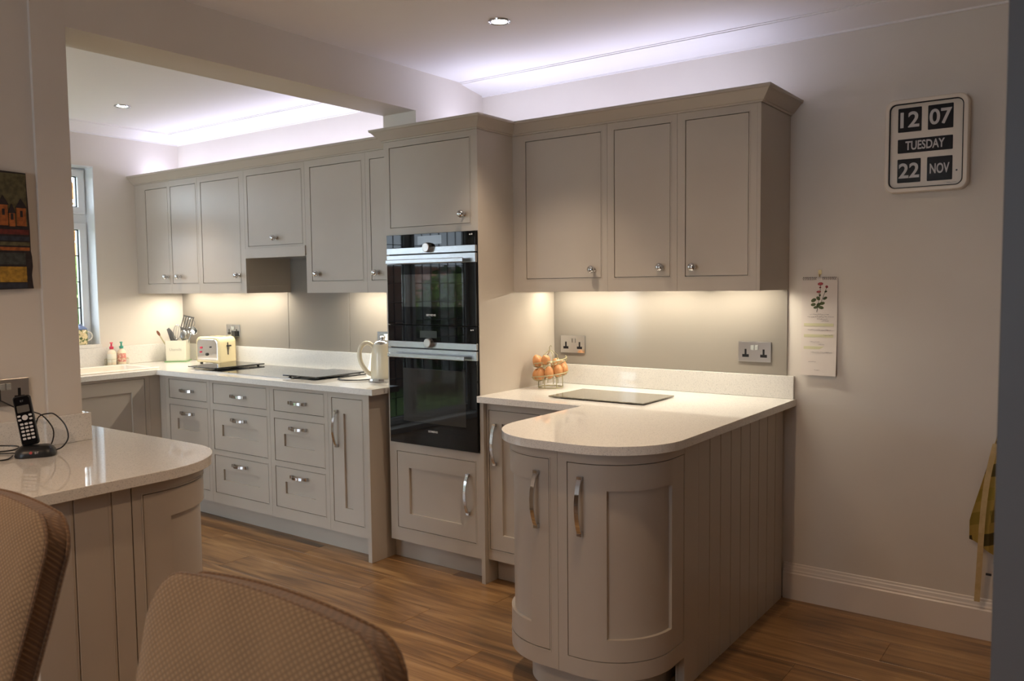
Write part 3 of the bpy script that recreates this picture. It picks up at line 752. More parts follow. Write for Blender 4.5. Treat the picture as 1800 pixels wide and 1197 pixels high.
for a, c in zip(rows, rows[1:]):
    for k in range(len(a)): bm.faces.new((a[k], a[(k+1) % len(a)], c[(k+1) % len(a)], c[k]))
bm.faces.new(rows[-1])
obj('basin', bm, CERAM, sk_, smooth=True)
tp = thing('mixer_tap', (-5.555, 2.45, .91), 'chrome swan-neck mixer tap behind the sink', 'tap')
obj('base', lathe(new(), [(0, .0), (.026, 0), (.026, .012), (.016, .02), (.015, .10), (.012, .11), (0, .11)], 20, Matrix.Translation((-5.565, 2.45, .9105))), CHROME, tp, smooth=True)
obj('spout', tube(new(), [(-5.565, 2.45, 1.01), (-5.565, 2.45, 1.18), (-5.55, 2.45, 1.23), (-5.51, 2.45, 1.265), (-5.46, 2.45, 1.27), (-5.41, 2.45, 1.24), (-5.39, 2.45, 1.19)], .011, 12), CHROME, tp, smooth=True)
obj('lever', tube(new(), [(-5.565, 2.45, .99), (-5.565, 2.50, 1.0), (-5.565, 2.54, 1.02)], [.010, .007, .006], 10), CHROME, tp, smooth=True)

# upstands and splashbacks
def upstand(label, *bx):
    t = thing('upstand', ((bx[0]+bx[1])/2, (bx[2]+bx[3])/2, bx[4]), label, 'upstand', 'quartz upstands')
    obj('strip', B(*bx), QUARTZ, t, bevel=.0015); return t
upstand('quartz upstand along the back of the long left worktop', -5.609, -3.039, 3.540, YL-.001, .9105, 1.028)
upstand('quartz upstand along the window wall behind the soap bottles', -5.629, -5.610, 1.40, YL-.002, .9105, 1.036)
upstand('quartz upstand behind the egg basket on the right worktop', -2.4325, -1.158, 3.700, YB-.001, .9105, 1.013)
def splash(label, *bx):
    t = thing('splashback', ((bx[0]+bx[1])/2, bx[3], bx[4]), label, 'splashback', 'glass splashbacks')
    obj('glass', B(*bx), SPLASH, t, bevel=.001)
splash('greige glass splashback panel behind the toaster', -5.627, -4.4195, 3.552, YL-.0005, 1.029, 1.3985)
splash('taller greige glass splashback panel behind the hob', -4.4155, -3.8405, 3.552, YL-.0005, 1.029, 1.616)
splash('greige glass splashback panel behind the kettle', -3.8365, -3.039, 3.552, YL-.0005, 1.029, 1.3985)
splash('long greige glass splashback panel over the right worktop', -2.432, -1.192, 3.712, YB-.0005, 1.014, 1.3965)

# ------------------------------------------------------------------ right base units and curved peninsula
cabinet('base_cupboard', 'single-door taupe base cupboard between the ovens and the curved peninsula', PY(3.09), -2.4115, -1.824, BZ0, BZ1, [dict(h=(-2.398, -1.95, .172, .84), r=(-2.325, -2.02, .245, .78), hv=(-2.362, .68))], .62, None)
pl = thing('plinth', (-2.1, 3.17, 0), 'short plinth under the base cupboard by the curved peninsula', 'plinth', 'plinths along the floor')
obj('board', B(-2.411, -1.78, 3.165, 3.183, 0, .1175), PAINT, pl)
xl, xr, yf, rr = -1.823, -1.198, 2.313, .24
pathR = Path([('l', (xl, 3.088), (0, -1), 3.088-(yf+rr)), ('a', (xl+rr, yf+rr), rr, PI, 1, rr*PI/2), ('l', (xl+rr, yf), (1, 0), (xr-rr)-(xl+rr)), ('a', (xr-rr, yf+rr), rr, -PI/2, 1, rr*PI/2), ('l', (xr, yf+rr), (0, 1), 2.645-(yf+rr))])
s1 = 3.088-(yf+rr); s2 = s1+rr*PI/2; s3 = s2+(xr-rr)-(xl+rr); s4 = s3+rr*PI/2; LR = pathR.L
PRt = PP(pathR)
sx = lambda x: s2+(x-(xl+rr))            # along the flat front
sa = lambda deg: s3+rr*math.radians(deg)  # angle past straight-ahead, right corner
mid = sx(-1.508)
cp = thing('curved_cabinet', (-1.62, 2.6, .118), 'left curved half of the right peninsula end, cool-lit, narrow door in view', 'cabinet', 'curved peninsula end cabinets')
bodypts = [tuple(pathR.at(LR*k/90)[0]-pathR.at(LR*k/90)[1]*.0205) for k in range(91)]
lp = [p for p in bodypts if p[0] < -1.509]; rp = [p for p in bodypts if p[0] > -1.509]
obj('carcass', prism(new(), lp+[(-1.509, lp[-1][1]), (-1.509, 3.088)], .1185, .879), PAINT, cp)
def curved(root, u0, u1, hole, rec, hpos):
    obj('face_frame', face_frame(PRt, u0, u1, BZ0, BZ1, [hole], .02), PAINT, root, smooth=True)
    d = obj('door', shaker(PRt, hole, rec, .02), PAINT, root, smooth=True)
    p, n = pathR.at(hpos[0]); handle(d, (p.x-n.x*.0005, p.y-n.y*.0005, hpos[1]), .2, True, (n.x, n.y))
curved(cp, .002, mid-.0006, (s1-.05, sx(-1.544), .181, .842), (s1+.03, sx(-1.622), .26, .763), (sx(-1.590), .70))
cq = thing('curved_cabinet', (-1.36, 2.5, .118), 'right curved half of the right peninsula end with the broad bowed door', 'cabinet', 'curved peninsula end cabinets')
obj('carcass', prism(new(), [(-1.508, 3.088), (-1.508, rp[0][1])]+[p for p in rp if p[1] < 2.64]+[(-1.219, 2.644), (-1.233, 2.644), (-1.233, 3.088)], .1185, .879), PAINT, cq)
curved(cq, mid+.0006, LR-.0006, (sx(-1.468), s4+.085, .181, .840), (sa(26), s4-.008, .256, .755), (sa(5), .70))
# curved plinth
def offset_path(pts_path, off, n=60): return [tuple(pts_path.at(pts_path.L*k/n)[0]-pts_path.at(pts_path.L*k/n)[1]*off) for k in range(n+1)]
pl = thing('plinth', (-1.5, 2.6, 0), 'curved recessed plinth under the right peninsula', 'plinth', 'plinths along the floor')
pp = offset_path(pathR, .075); obj('board', prism(new(), pp+[(pp[-1][0], 3.0), (pp[0][0], 3.0)], 0, .1175), PAINT, pl, smooth=True)
# boarded side
tp_ = thing('boarded_end_panel', (-1.21, 3.2, 0), 'vertical tongue-and-groove boarding on the side of the right peninsula', 'end panel', 'boarded peninsula sides')
obj('stile', B(-1.222, -1.198, 2.6455, 2.7645, 0, .8785), PAINT, tp_, bevel=.001)
obj('backing', B(-1.232, -1.2225, 2.6455, YB-.001, 0, .8785), PAINT, tp_)
yy = 2.766; first = None
while yy < YB-.03:
    y1 = min(yy+.1035, YB-.002)
    if first is None or y1-yy < .1:
        bm = B(-.022, 0, 0, y1-yy-.001, 0, .8785)
        bmesh.ops.bevel(bm, geom=[e for e in bm.edges if abs((e.verts[0].co-e.verts[1].co).z) > .5 and e.verts[0].co.x > -.001], offset=.004, segments=1, affect='EDGES')
        o = obj('tongue_board', bm, PAINT, tp_, at=(-1.200, yy, 0))
        if first is None: first = o
    else: dupe(first, tp_, (-1.200, yy, 0))
    yy += .1035
# worktop
wr = thing('worktop', (-1.5, 2.9, .88), 'white sparkle quartz worktop of the right peninsula with rounded end', 'worktop', 'white quartz worktops')
pts = [(-2.4325, YB-.001), (-2.4325, 3.04), (-1.853, 3.04)]+arc(-1.583, 2.553, .27, 180, 270)+arc(-1.428, 2.553, .27, 270, 360)+[(-1.150, YB-.001)]
obj('slab', prism(new(), pts, .8795, .91), QUARTZ, wr, bevel=.0015)
gb = thing('glass_board', (-1.88, 3.33, .91), 'grey mottled glass worktop saver lying on the right worktop', 'worktop saver')
obj('glass', prism(new(), rrect(.49, .31, .006, 3, -1.877, 3.335), .914, .919), MATG, gb, bevel=.001)
for xx in (-2.08, -1.67):
    for y_ in (3.21, 3.46): obj('foot', lathe(new(), [(0, 0), (.007, 0), (.007, .0036), (0, .0036)], 10, Matrix.Translation((xx, y_, .9103))), WHITEP, gb)

# ------------------------------------------------------------------ left peninsula
XF = -2.23
rl = .26; cxl, cyl_ = -2.49, 1.315
pathL = Path([('l', (XF, .976), (0, 1), cyl_-.976), ('a', (cxl, cyl_), rl, 0, 1, rl*PI/2), ('l', (cxl, cyl_+rl), (-1, 0), .60)])
PLt = PP(pathL); l1 = cyl_-.976; l2 = l1+rl*PI/2
cl = thing('curved_cabinet', (-2.6, 1.3, .118), 'curved corner cabinet of the left peninsula, below the phone worktop', 'cabinet')
bp_ = [tuple(pathL.at(pathL.L*k/60)[0]-pathL.at(pathL.L*k/60)[1]*.0205) for k in range(61)]
obj('carcass', prism(new(), bp_+[(bp_[-1][0], 1.434), (-2.898, 1.434), (-2.898, 1.318), (-2.913, 1.318), (-2.913, .99), (bp_[0][0], .99)], .1185, .879), PAINT, cl)
hl = (1.262-.976, l2+.12, .184, .843); rlz = (1.347-.976, l2+.035, .262, .766)
obj('face_frame', face_frame(PLt, 1.228-.976, pathL.L-.001, BZ0, BZ1, [hl], .02), PAINT, cl, smooth=True)
dl = obj('door', shaker(PLt, hl, rlz, .02), PAINT, cl, smooth=True)
handle(dl, (cxl-.07, cyl_+rl+.0-.0005, .70), .2, True, (0, 1))
tl = thing('boarded_end_panel', (-2.235, 1.1, 0), 'tongue-and-groove boarding on the near side of the left peninsula', 'end panel', 'boarded peninsula sides')
for a, c in ((.962, 1.0655), (1.0665, 1.1695), (1.1705, 1.2265)):
    bm = B(-.02, 0, 0, c-a-.0008, 0, .8785)
    bmesh.ops.bevel(bm, geom=[e for e in bm.edges if abs((e.verts[0].co-e.verts[1].co).z) > .5 and e.verts[0].co.x > -.001], offset=.0018, segments=1, affect='EDGES')
    if c < 1.2:
        merge(bm, B(-.006, .0008, c-a-.0105, c-a-.0085, .0, .878))
    obj('tongue_board', bm, PAINT, tl, at=(XF+.0005, a, 0))
xx = -2.252; 
for k in range(6):
    x1 = xx-.1035
    bm = B(x1+.001, xx, .958, .976, 0, .8785)
    obj('tongue_board', bm, PAINT, tl, bevel=.003); xx = x1
pl = thing('plinth', (-2.6, 1.4, 0), 'curved plinth under the left peninsula', 'plinth', 'plinths along the floor')
pq = [p for p in offset_path(pathL, .07)]
obj('board', prism(new(), pq+[(pq[-1][0], 1.436), (-2.88, 1.436), (-2.88, 1.0), (pq[0][0], 1.0)], 0, .1175), PAINT, pl, smooth=True)
wl = thing('worktop', (-2.6, 1.3, .88), 'white quartz worktop of the left peninsula, holding the black phone', 'worktop', 'white quartz worktops')
pts = [(-2.914, .945), (-2.2, .945)]+arc(-2.49, 1.315, .29, 0, 90)+[(-3.35, 1.605), (-3.35, 1.434), (-2.899, 1.434), (-2.899, 1.319), (-2.914, 1.319)]
obj('slab', prism(new(), pts, .8795, .91), QUARTZ, wl, bevel=.0015)
cb = thing('base_cupboard', (-3.12, 1.52, 0), 'short run of taupe cupboard behind the pillar', 'cabinet')
obj('carcass', B(-3.33, -3.092, 1.454, 1.575, 0, .879), PAINT, cb)
upstand('quartz upstand on the dining wall behind the black phone', -2.914, -2.894, .945, 1.3185, .9105, 1.005)
upstand('quartz upstand wrapped round the foot of the pillar', -2.8990, -2.879, 1.300, 1.4525, .9105, 1.005)
upstand('quartz upstand on the kitchen side of the pillar foot', -3.13, -2.8995, 1.4335, 1.4525, .9105, 1.005)

# ------------------------------------------------------------------ hob and boards on the long worktop
hb_ = thing('induction_hob', (-4.28, 3.28, .91), 'flat black glass hob between two raised black glass boards', 'hob')
obj('glass', prism(new(), rrect(.95, .44, .006, 3, -4.275, 3.285), .9102, .9145), HOBG, hb_, bevel=.001)
obj('front_trim', B(-4.745, -3.805, 3.062, 3.066, .9102, .9152), STEEL, hb_)
def gboard(label, x0, x1, y0, y1):
    t = thing('glass_board', ((x0+x1)/2, (y0+y1)/2, .9145), label, 'worktop saver', 'black glass boards by the hob')
    obj('glass', B(x0, x1, y0, y1, .9205, .929), HOBG, t, bevel=.001)
    for a in (x0+.03, x1-.03):
        for b in (y0+.03, y1-.03): obj('foot', lathe(new(), [(0, 0), (.008, 0), (.008, .0057), (0, .0057)], 10, Matrix.Translation((a, b, .9146))), DARK, t)
gboard('raised black glass board at the left of the hob, by the toaster', -4.893, -4.60, 3.11, 3.49)
gboard('raised black glass board at the right of the hob, by the kettle', -3.905, -3.612, 3.085, 3.47)

# ------------------------------------------------------------------ toaster
def part(name, bm, M, t, T, smooth=False, bevel=0, label=None):
    bmesh.ops.transform(bm, matrix=T, verts=bm.verts); return obj(name, bm, M, t, smooth=smooth, bevel=bevel, label=label)
tl_ = (-5.055, 3.435, .9105)
T = Matrix.Translation(tl_) @ Matrix.Rotation(math.radians(8), 4, 'Z')
to = thing('toaster', tl_, 'cream two-slot toaster with a chrome front, beside the hob', 'toaster')
W2, D2, H2 = .225, .155, .178
def loaf(w, h, r, d0, d1):
    """rounded-top outline in x/z, extruded along y."""
    pts = [(-w/2, 0)]+[(-w/2+r-r*math.cos(a*PI/16), h-r+r*math.sin(a*PI/16)) for a in range(9)]+[(w/2-r+r*math.sin(a*PI/16), h-r+r*math.cos(a*PI/16)) for a in range(9)]+[(w/2, 0)]
    bm = new(); a = [bm.verts.new((x, d0, z)) for x, z in pts]; b = [bm.verts.new((x, d1, z)) for x, z in pts]
    bm.faces.new(a); bm.faces.new(b[::-1])
    for i in range(len(pts)): bm.faces.new((a[i], b[i], b[(i+1) % len(pts)], a[(i+1) % len(pts)]))
    return bm
bd = loaf(W2, H2, .04, -D2/2, D2/2); bmesh.ops.translate(bd, vec=(0, 0, .012), verts=bd.verts)
part('body', bd, CREAM, to, T, True, .01)
fr = loaf(W2-.03, H2-.035, .035, -D2/2-.003, -D2/2+.002); bmesh.ops.translate(fr, vec=(0, 0, .03), verts=fr.verts)
part('front_plate', fr, CHROME, to, T, False, .002)
part('slots', box(box(new(), -.085, .085, -.04, -.015, .1885, .1905), -.085, .085, .015, .04, .1885, .1905), DARK, to, T)
part('lever_slot', box(new(), W2/2-.001, W2/2+.0012, -.004, .004, .065, .15), DARK, to, T)
lv = rbox(.018, .030, .010, .003, 2); bmesh.ops.translate(lv, vec=(W2/2+.011, 0, .122), verts=lv.verts)
part('lever', lv, DARK, to, T)
for (xx, zz, rr_, M_) in ((.0, .07, .011, DARK), (-.055, .115, .008, RED), (-.06, .085, .006, RED), (.035, .12, .005, DARK)):
    part('control_knob' if rr_ > .01 else 'button', lathe(new(), [(0, 0), (rr_, 0), (rr_*.9, .007), (0, .007)], 16, axis((xx, -D2/2-.003, zz), (0, -1, 0))), M_, to, T, label='red button' if M_ is RED else None)
for a in (-.085, .085):
    for b in (-.055, .055): part('foot', lathe(new(), [(0, 0), (.009, 0), (.010, .0125), (0, .0125)], 12, Matrix.Translation((a, b, 0))), DARK, to, T)

# ------------------------------------------------------------------ utensil pot and utensils
pl_ = (-5.475, 3.405, .9105)
T = Matrix.Translation(pl_) @ Matrix.Rotation(math.radians(45), 4, 'Z')
tv = thing('trivet', (pl_[0], pl_[1], .9103), 'pale green glass trivet under the utensil pot', 'trivet')
part('glass', prism(new(), rrect(.158, .158, .01, 3), 0, .007), GBASE, tv, T, False, .001)
po = thing('utensil_pot', (pl_[0], pl_[1], .9177), 'square cream utensil pot in the far corner', 'utensil pot')
bm = new(); w = .135; rows = []
for s_, z in ((w, .008), (w+.008, .152), (w-.006, .152), (w-.014, .016)):
    rows.append([bm.verts.new((x, y, z)) for x, y in rrect(s_, s_, .006, 2)])
for a, c in zip(rows, rows[1:]):
    for k in range(len(a)): bm.faces.new((a[k], a[(k+1) % len(a)], c[(k+1) % len(a)], c[k]))
bm.faces.new(rows[0]); bm.faces.new(rows[-1])
part('pot', bm, POT, po, T)
R45 = Matrix.Rotation(math.radians(45), 4, 'Z')
fr_ = R45 @ Vector((0, -1, 0)); rt_ = R45 @ Vector((1, 0, 0))
lp_ = Vector(pl_)+fr_*(w/2+.0035)+Vector((0, 0, .085))
part('label_plate', B(-.05, .05, -w/2-.0038, -w/2-.0020, .066, .110), POT, po, T)
text('lettering', 'Utensils', .026, lp_+fr_*.0012+Vector((0, 0, .003)), rt_, (0, 0, 1), POTL, po, bold=.0003)
def utensil(name, label, cat, parts, base, tip, grp='utensils in the pot'):
    """straight handle from base to tip (world, z axis of local frame), parts built around the tip."""
    base = Vector(base); tip = Vector(tip)
    t = thing(name, base, label, cat, grp); Z = (tip-base).normalized()
    X = Vector((.55, .83, 0)); X = (X-Z*X.dot(Z)).normalized(); Y = Z.cross(X)
    T = Matrix((X, Y, Z)).transposed().to_4x4(); T.translation = tip
    obj('handle', tube(new(), [base, tip], .0045, 8), parts[0], t, smooth=True)
    hd = parts[1](); bmesh.ops.transform(hd, matrix=T, verts=hd.verts)
    obj('head', hd, parts[2], t, smooth=parts[3]); return t
pc = Vector(pl_)
def flat(outline, th=.003):
    """outline in local x/z, thickness along y."""
    bm = new(); a = [bm.verts.new((x, -th/2, z)) for x, z in outline]; b = [bm.verts.new((x, th/2, z)) for x, z in outline]
    bm.faces.new(a); bm.faces.new(b[::-1])
    for i in range(len(outline)): bm.faces.new((a[i], b[i], b[(i+1) % len(outline)], a[(i+1) % len(outline)]))
    return bm
def turner():
    bm = new()
    for k in range(5): box(bm, -.036+k*.0163, -.036+k*.0163+.0075, -.0015, .0015, .0, .10)
    box(bm, -.037, .0375, -.0016, .0016, .092, .102); box(bm, -.03, .031, -.0016, .0016, -.012, .012); return bm
def ladle(): return lathe(new(), [(0, -.022), (.018, -.018), (.029, -.006), (.033, .008), (.031, .008), (.027, -.004), (.017, -.015), (0, -.018)], 20, Matrix.Translation((0, .01, .02)) @ Matrix.Rotation(math.radians(60), 4, 'X'))
def whisk():
    bm = new()
    for k in range(5):
        a = k*PI/5; tube(bm, [(.026*math.sin(t)*math.cos(a), .026*math.sin(t)*math.sin(a), .055*(1-math.cos(t))) for t in [2*PI*i/18 for i in range(18)]], .0013, 5, closed=True)
    return bm
def spoon(w, h): return lambda: lathe(new(), [(w*math.sin(PI*k/10), -h*math.cos(PI*k/10)) for k in range(11)], 14, Matrix.Translation((0, 0, h)) @ Matrix.Diagonal((1, .3, 1, 1)))
def ring(): return tube(new(), [(.03*math.cos(a), 0, .035+.035*math.sin(a)) for a in [2*PI*k/20 for k in range(20)]], .0025, 6, closed=True)
L_ = Vector((-.55, -.83, 0)); b0 = pc+Vector((0, 0, .03))
utensil('slotted_turner', 'slotted steel turner, tallest utensil in the cream pot', 'turner', (STEEL, turner, STEEL, False), b0-L_*.0, pc-L_*.055+Vector((0, 0, .225)))
utensil('ladle', 'steel ladle leaning to the right in the utensil pot', 'ladle', (STEEL, ladle, STEEL, True), b0+Vector((.02, .02, 0)), pc-L_*.095+Vector((0, 0, .195)))
utensil('grey_spatula', 'dark grey pointed spatula leaning left in the utensil pot', 'spatula', (GREY, lambda: flat([(-.012, -.09), (.034, -.09), (.012, .0), (-.004, .03), (-.022, .02)]), GREY, False), b0+Vector((-.02, 0, 0)), pc+L_*.045+Vector((0, 0, .215)))
utensil('wooden_spoon', 'brown-tipped spoon leaning far left out of the utensil pot', 'spoon', (WIRE, spoon(.009, .022), WOODSP, True), b0+Vector((-.03, -.02, 0)), pc+L_*.115+Vector((0, 0, .185)))
utensil('balloon_whisk', 'wire whisk in the middle of the utensil pot', 'whisk', (STEEL, whisk, STEEL, True), b0+Vector((.01, -.03, 0)), pc-L_*.005+Vector((.01, -.02, .155)))
utensil('serving_spoon', 'steel serving spoon behind the turner in the utensil pot', 'spoon', (STEEL, spoon(.024, .036), STEEL, True), b0+Vector((.03, .0, 0)), pc-L_*.04+Vector((.01, -.01, .15)))
utensil('masher', 'steel masher ring standing in the utensil pot', 'masher', (STEEL, ring, STEEL, True), b0+Vector((0, .03, 0)), pc-L_*.075+Vector((-.02, .02, .235)))

# ------------------------------------------------------------------ kettle, cone, cord, plug
kl = (-3.275, 3.27, .9105)
ke = thing('kettle', kl, 'tall cream kettle with a looped handle beside the oven housing', 'kettle')
Tk = Matrix.Translation(kl)
obj('base_ring', lathe(new(), [(0, 0), (.078, 0), (.080, .006), (.076, .016), (.066, .018), (0, .018)], 40, Tk), CHROME, ke, smooth=True)
obj('body', lathe(new(), [(0, .018), (.066, .018), (.067, .024), (.066, .08), (.062, .15), (.056, .195), (.052, .205), (0, .205)], 40, Tk), CREAM2, ke, smooth=True)
obj('lid', lathe(new(), [(.052, .2052), (.050, .212), (.036, .222), (.012, .226), (.010, .232), (.016, .238), (.016, .245), (.008, .250), (0, .250)], 32, Tk), CHROME, ke, smooth=True)
lf = Vector((-.70, -.71, 0)); K = Vector(kl)
hp = [(.050, .185), (.066, .205), (.09, .212), (.112, .198), (.125, .17), (.126, .135), (.117, .10), (.10, .07), (.085, .05), (.064, .04)]
def smoothpts(P, n=4):
    out = []
    for i in range(len(P)-1):
        p0, p1, p2, p3 = P[max(i-1, 0)], P[i], P[i+1], P[min(i+2, len(P)-1)]
        for k in range(n):
            t = k/n; out.append(tuple(.5*((2*b)+(-a+c)*t+(2*a-5*b+4*c-d)*t*t+(-a+3*b-3*c+d)*t**3) for a, b, c, d in zip(p0, p1, p2, p3)))
    out.append(tuple(P[-1])); return out
obj('handle', tube(new(), [K+lf*a+Vector((0, 0, z)) for a, z in smoothpts(hp)], .0125, 12), CREAM2, ke, smooth=True)
obj('spout', tube(new(), [K-lf*.045+Vector((0, 0, .15)), K-lf*.07+Vector((0, 0, .185)), K-lf*.082+Vector((0, 0, .205))], [.022, .014, .010], 12), CREAM2, ke, smooth=True)
cn = thing('white_cone', (-3.50, 3.425, .9105), 'white cone-shaped kitchen item behind the cream kettle', 'kitchen item')
obj('cone', lathe(new(), [(0, 0), (.050, 0), (.048, .004), (.009, .165), (.006, .168), (0, .168)], 32, Matrix.Translation((-3.50, 3.425, .9105))), WHITEP, cn, smooth=True)
cd = obj('power_cord', tube(new(), smoothpts([(-3.362, 3.26, .9145), (-3.40, 3.20, .9145), (-3.47, 3.155, .9145), (-3.55, 3.19, .9145), (-3.585, 3.26, .9145), (-3.595, 3.36, .9145), (-3.60, 3.46, .9145), (-3.575, 3.52, .92), (-3.56, 3.529, .96), (-3.52, 3.53, 1.02), (-3.49, 3.515, 1.10)]), .0036, 8), DARK, smooth=True)
tag(cd, 'black kettle cord looped on the left worktop', 'cord')

ROCK = mat('pale_metal_rocker', srgb(172, 174, 170), .3, .3); bump(ROCK, 40, .01)
def socket(label, P, uc, zc, w=.148, h=.088, M_=None, brocker=None, group='double wall sockets', plug=None, R=(1, 0, 0)):
    M_ = M_ or STEEL; brocker = brocker or ROCK
    b = P(uc, 0, zc); t = thing('wall_socket', b, label, 'socket', group)
    obj('plate', grid_solid(P, [uc-w/2, uc+w/2], [zc-h/2, zc+h/2], lambda i, j: True, .0004, .006), M_, t, bevel=.0015)
    for s_ in (-1, 1):
        c = uc+s_*.042; z = zc-.012
        bm = grid_solid(P, [c-.0045, c+.0045], [z, z+.024], lambda i, j: True, .0055, .0066)
        merge(bm, grid_solid(P, [c-.0155, c+.0155], [z-.013, z+.0], lambda i, j: True, .0055, .0066))
        obj('outlet', bm, INK, t)
    for s_ in (-1, 1):
        c = uc+s_*.0095
        obj('switch', grid_solid(P, [c-.0075, c+.0075], [zc+.008, zc+.030], lambda i, j: True, .0055, .009), brocker, t, bevel=.001)
    return t
socket('steel double socket behind the toaster on the greige splashback', PY(3.5518), -5.016, 1.133)
socket('chrome double socket on the right splashback near the egg basket', PY(3.7118), -2.314, 1.118, .150, .092, CHROME, CHROME)
socket('brushed steel double socket at the right end of the right splashback', PY(3.7118), -1.338, 1.115, .153, .092, NICKEL)
socket('brushed double socket on the dining wall above the black phone', PX(-2.915), 1.193, 1.10, .148, .088, NICKEL)
socket('steel double socket behind the kettle, partly hidden', PY(3.5518), -3.52, 1.118)
pg = thing('plug', (-5.06+.086, 3.53, 1.11), 'black plug in the socket behind the toaster', 'plug')
obj('body', B(-5.0, -4.955, 3.518, 3.544, 1.095, 1.135), DARK, pg, bevel=.005)
pg = thing('plug', (-3.49, 3.53, 1.11), 'white plug in the socket behind the kettle', 'plug')
obj('body', B(-3.505, -3.455, 3.515, 3.544, 1.10, 1.15), WHITEP, pg, bevel=.005)

# ------------------------------------------------------------------ soap bottles, jar on the sill
cdy = thing('wire_caddy', (-5.565, 3.0, .9105), 'small wire caddy holding two soap bottles by the sink', 'caddy')
bm = new()
for z in (.006, .045): tube(bm, [(-5.566+x, 3.0+y, .9105+z) for x, y in rrect(.072, .15, .02, 4)], .0016, 6, closed=True)
for x, y in rrect(.072, .15, .02, 1): tube(bm, [(-5.566+x, 3.0+y, .912), (-5.566+x, 3.0+y, .957)], .0013, 5)
obj('frame', bm, WIRE, cdy, smooth=True)
def pump(y, M_, col, lab):
    l = (-5.566, y, .9118); t = thing('soap_bottle', l, lab, 'bottle', 'soap bottles by the sink'); T = Matrix.Translation(l)
    obj('bottle', lathe(new(), [(0, 0), (.026, 0), (.028, .006), (.028, .085), (.022, .100), (.010, .108), (.010, .112), (0, .112)], 24, T), SOAP, t, smooth=True)
    obj('label', lathe(new(), [(.0283, .022), (.0286, .024), (.0286, .078), (.0283, .08)], 24, T, False), M_, t, smooth=True, label='printed label')
    p = lathe(new(), [(0, .1121), (.013, .1121), (.014, .128), (.006, .132), (.005, .150), (.010, .152), (.010, .158), (0, .16)], 16, T)
    tube(p, [(l[0], l[1], l[2]+.155), (l[0]+.02, l[1]-.01, l[2]+.157), (l[0]+.032, l[1]-.016, l[2]+.150)], .0045, 8)
    obj('pump', p, col, t, smooth=True)
pump(2.965, POT, RED, 'soap bottle with a pink-red pump')
pump(3.035, PINKL, TEAL, 'soap bottle with a teal pump and pink label')
ml = (-5.68, 2.815, 1.0615)
mg = thing('printed_jug', ml, 'printed pottery jug with a blue-grey lid on the window sill', 'jug'); T = Matrix.Translation(ml)
obj('body', lathe(new(), [(0, 0), (.04, 0), (.043, .008), (.046, .06), (.043, .095), (.040, .10), (0, .10)], 28, T), MUG, mg, smooth=True)
obj('lid', lathe(new(), [(.043, .1002), (.044, .106), (.030, .120), (.012, .128), (.010, .136), (0, .14)], 28, T), BLUE, mg, smooth=True)
obj('handle', tube(new(), [(ml[0]+.012+.0, ml[1]+.042+.032*math.sin(a), ml[2]+.055+.03*math.cos(a)) for a in [PI*k/12 for k in range(13)]], .005, 8), WHITEP, mg, smooth=True)

# ------------------------------------------------------------------ egg basket
ec = Vector((-2.322, 3.505, .9105))
RI = Vector((.83, .55, 0)).normalized(); FR = Vector((.55, -.83, 0)).normalized()
def sp(psi, r, z): a = math.radians(psi); return ec-RI*math.cos(a)*r+FR*math.sin(a)*r+Vector((0, 0, z))
rail = lambda p: .045+.068*p/360
eb = thing('egg_basket', ec, 'spiral cream wire egg rack on the right worktop', 'egg rack')
bm = new(); tube(bm, [sp(p, .062, .003) for p in range(0, 360, 12)], .0026, 6, closed=True)
for p in range(0, 360, 60): tube(bm, [sp(p, .062, .003), sp(p, .060, rail(p)-.01), sp(p, .055, rail(p)-.004)], .0022, 6)
obj('foot_ring', bm, WIRE, eb, smooth=True)
bm = new(); ro = lambda p: .094-.012*p/560
tube(bm, [sp(p, ro(p), rail(p)+.008) for p in range(-20, 561, 10)], .0025, 6)
tube(bm, [sp(p, .040, rail(p)-.002) for p in range(-20, 561, 10)], .0022, 6)
tube(bm, [sp(p, .068, rail(p)-.012) for p in range(-20, 561, 10)], .0014, 6)
for p in range(-20, 561, 20): tube(bm, [sp(p, ro(p), rail(p)+.008), sp(p, .085, rail(p)-.006), sp(p, .068, rail(p)-.012), sp(p, .048, rail(p)-.009), sp(p, .040, rail(p)-.002)], .0016, 5)
obj('spiral_ramp', bm, WIRE, eb, smooth=True)
bm = new()
for p in (20, 110, 200, 290): tube(bm, [sp(p, .040, .02), sp(p, .038, .165), sp(p, .012, .185), sp(p, .004, .19)], .0020, 5)
tube(bm, [sp(0, .003, .188), sp(0, .004, .205), sp(180, .003, .214), sp(180, .008, .206)], .0020, 5)
obj('centre_cage', bm, WIRE, eb, smooth=True)
egm = [(.0, -.0265), (.007, -.0252), (.014, -.0208), (.0190, -.0135), (.0212, -.004), (.0205, .006), (.0175, .0155), (.0125, .0235), (.0065, .0285), (0, .0305)]
EGL = [(4, 'brown egg at the left end of the lower spiral tier'), (44, 'brown egg, second from the left on the lower spiral tier'), (84, 'upright brown egg at the front middle of the lower tier'), (124, 'brown egg at the front right of the lower tier'), (164, 'brown egg at the right edge of the spiral, partly behind another'), (206, 'brown egg at the back right of the spiral'), (248, 'brown egg hidden at the back of the spiral'), (330, 'brown egg at the back left of the upper tier'), (372, 'brown egg at the left of the upper tier'), (430, 'brown egg lying at the front of the upper tier, before the empty wire end')]
e0 = None
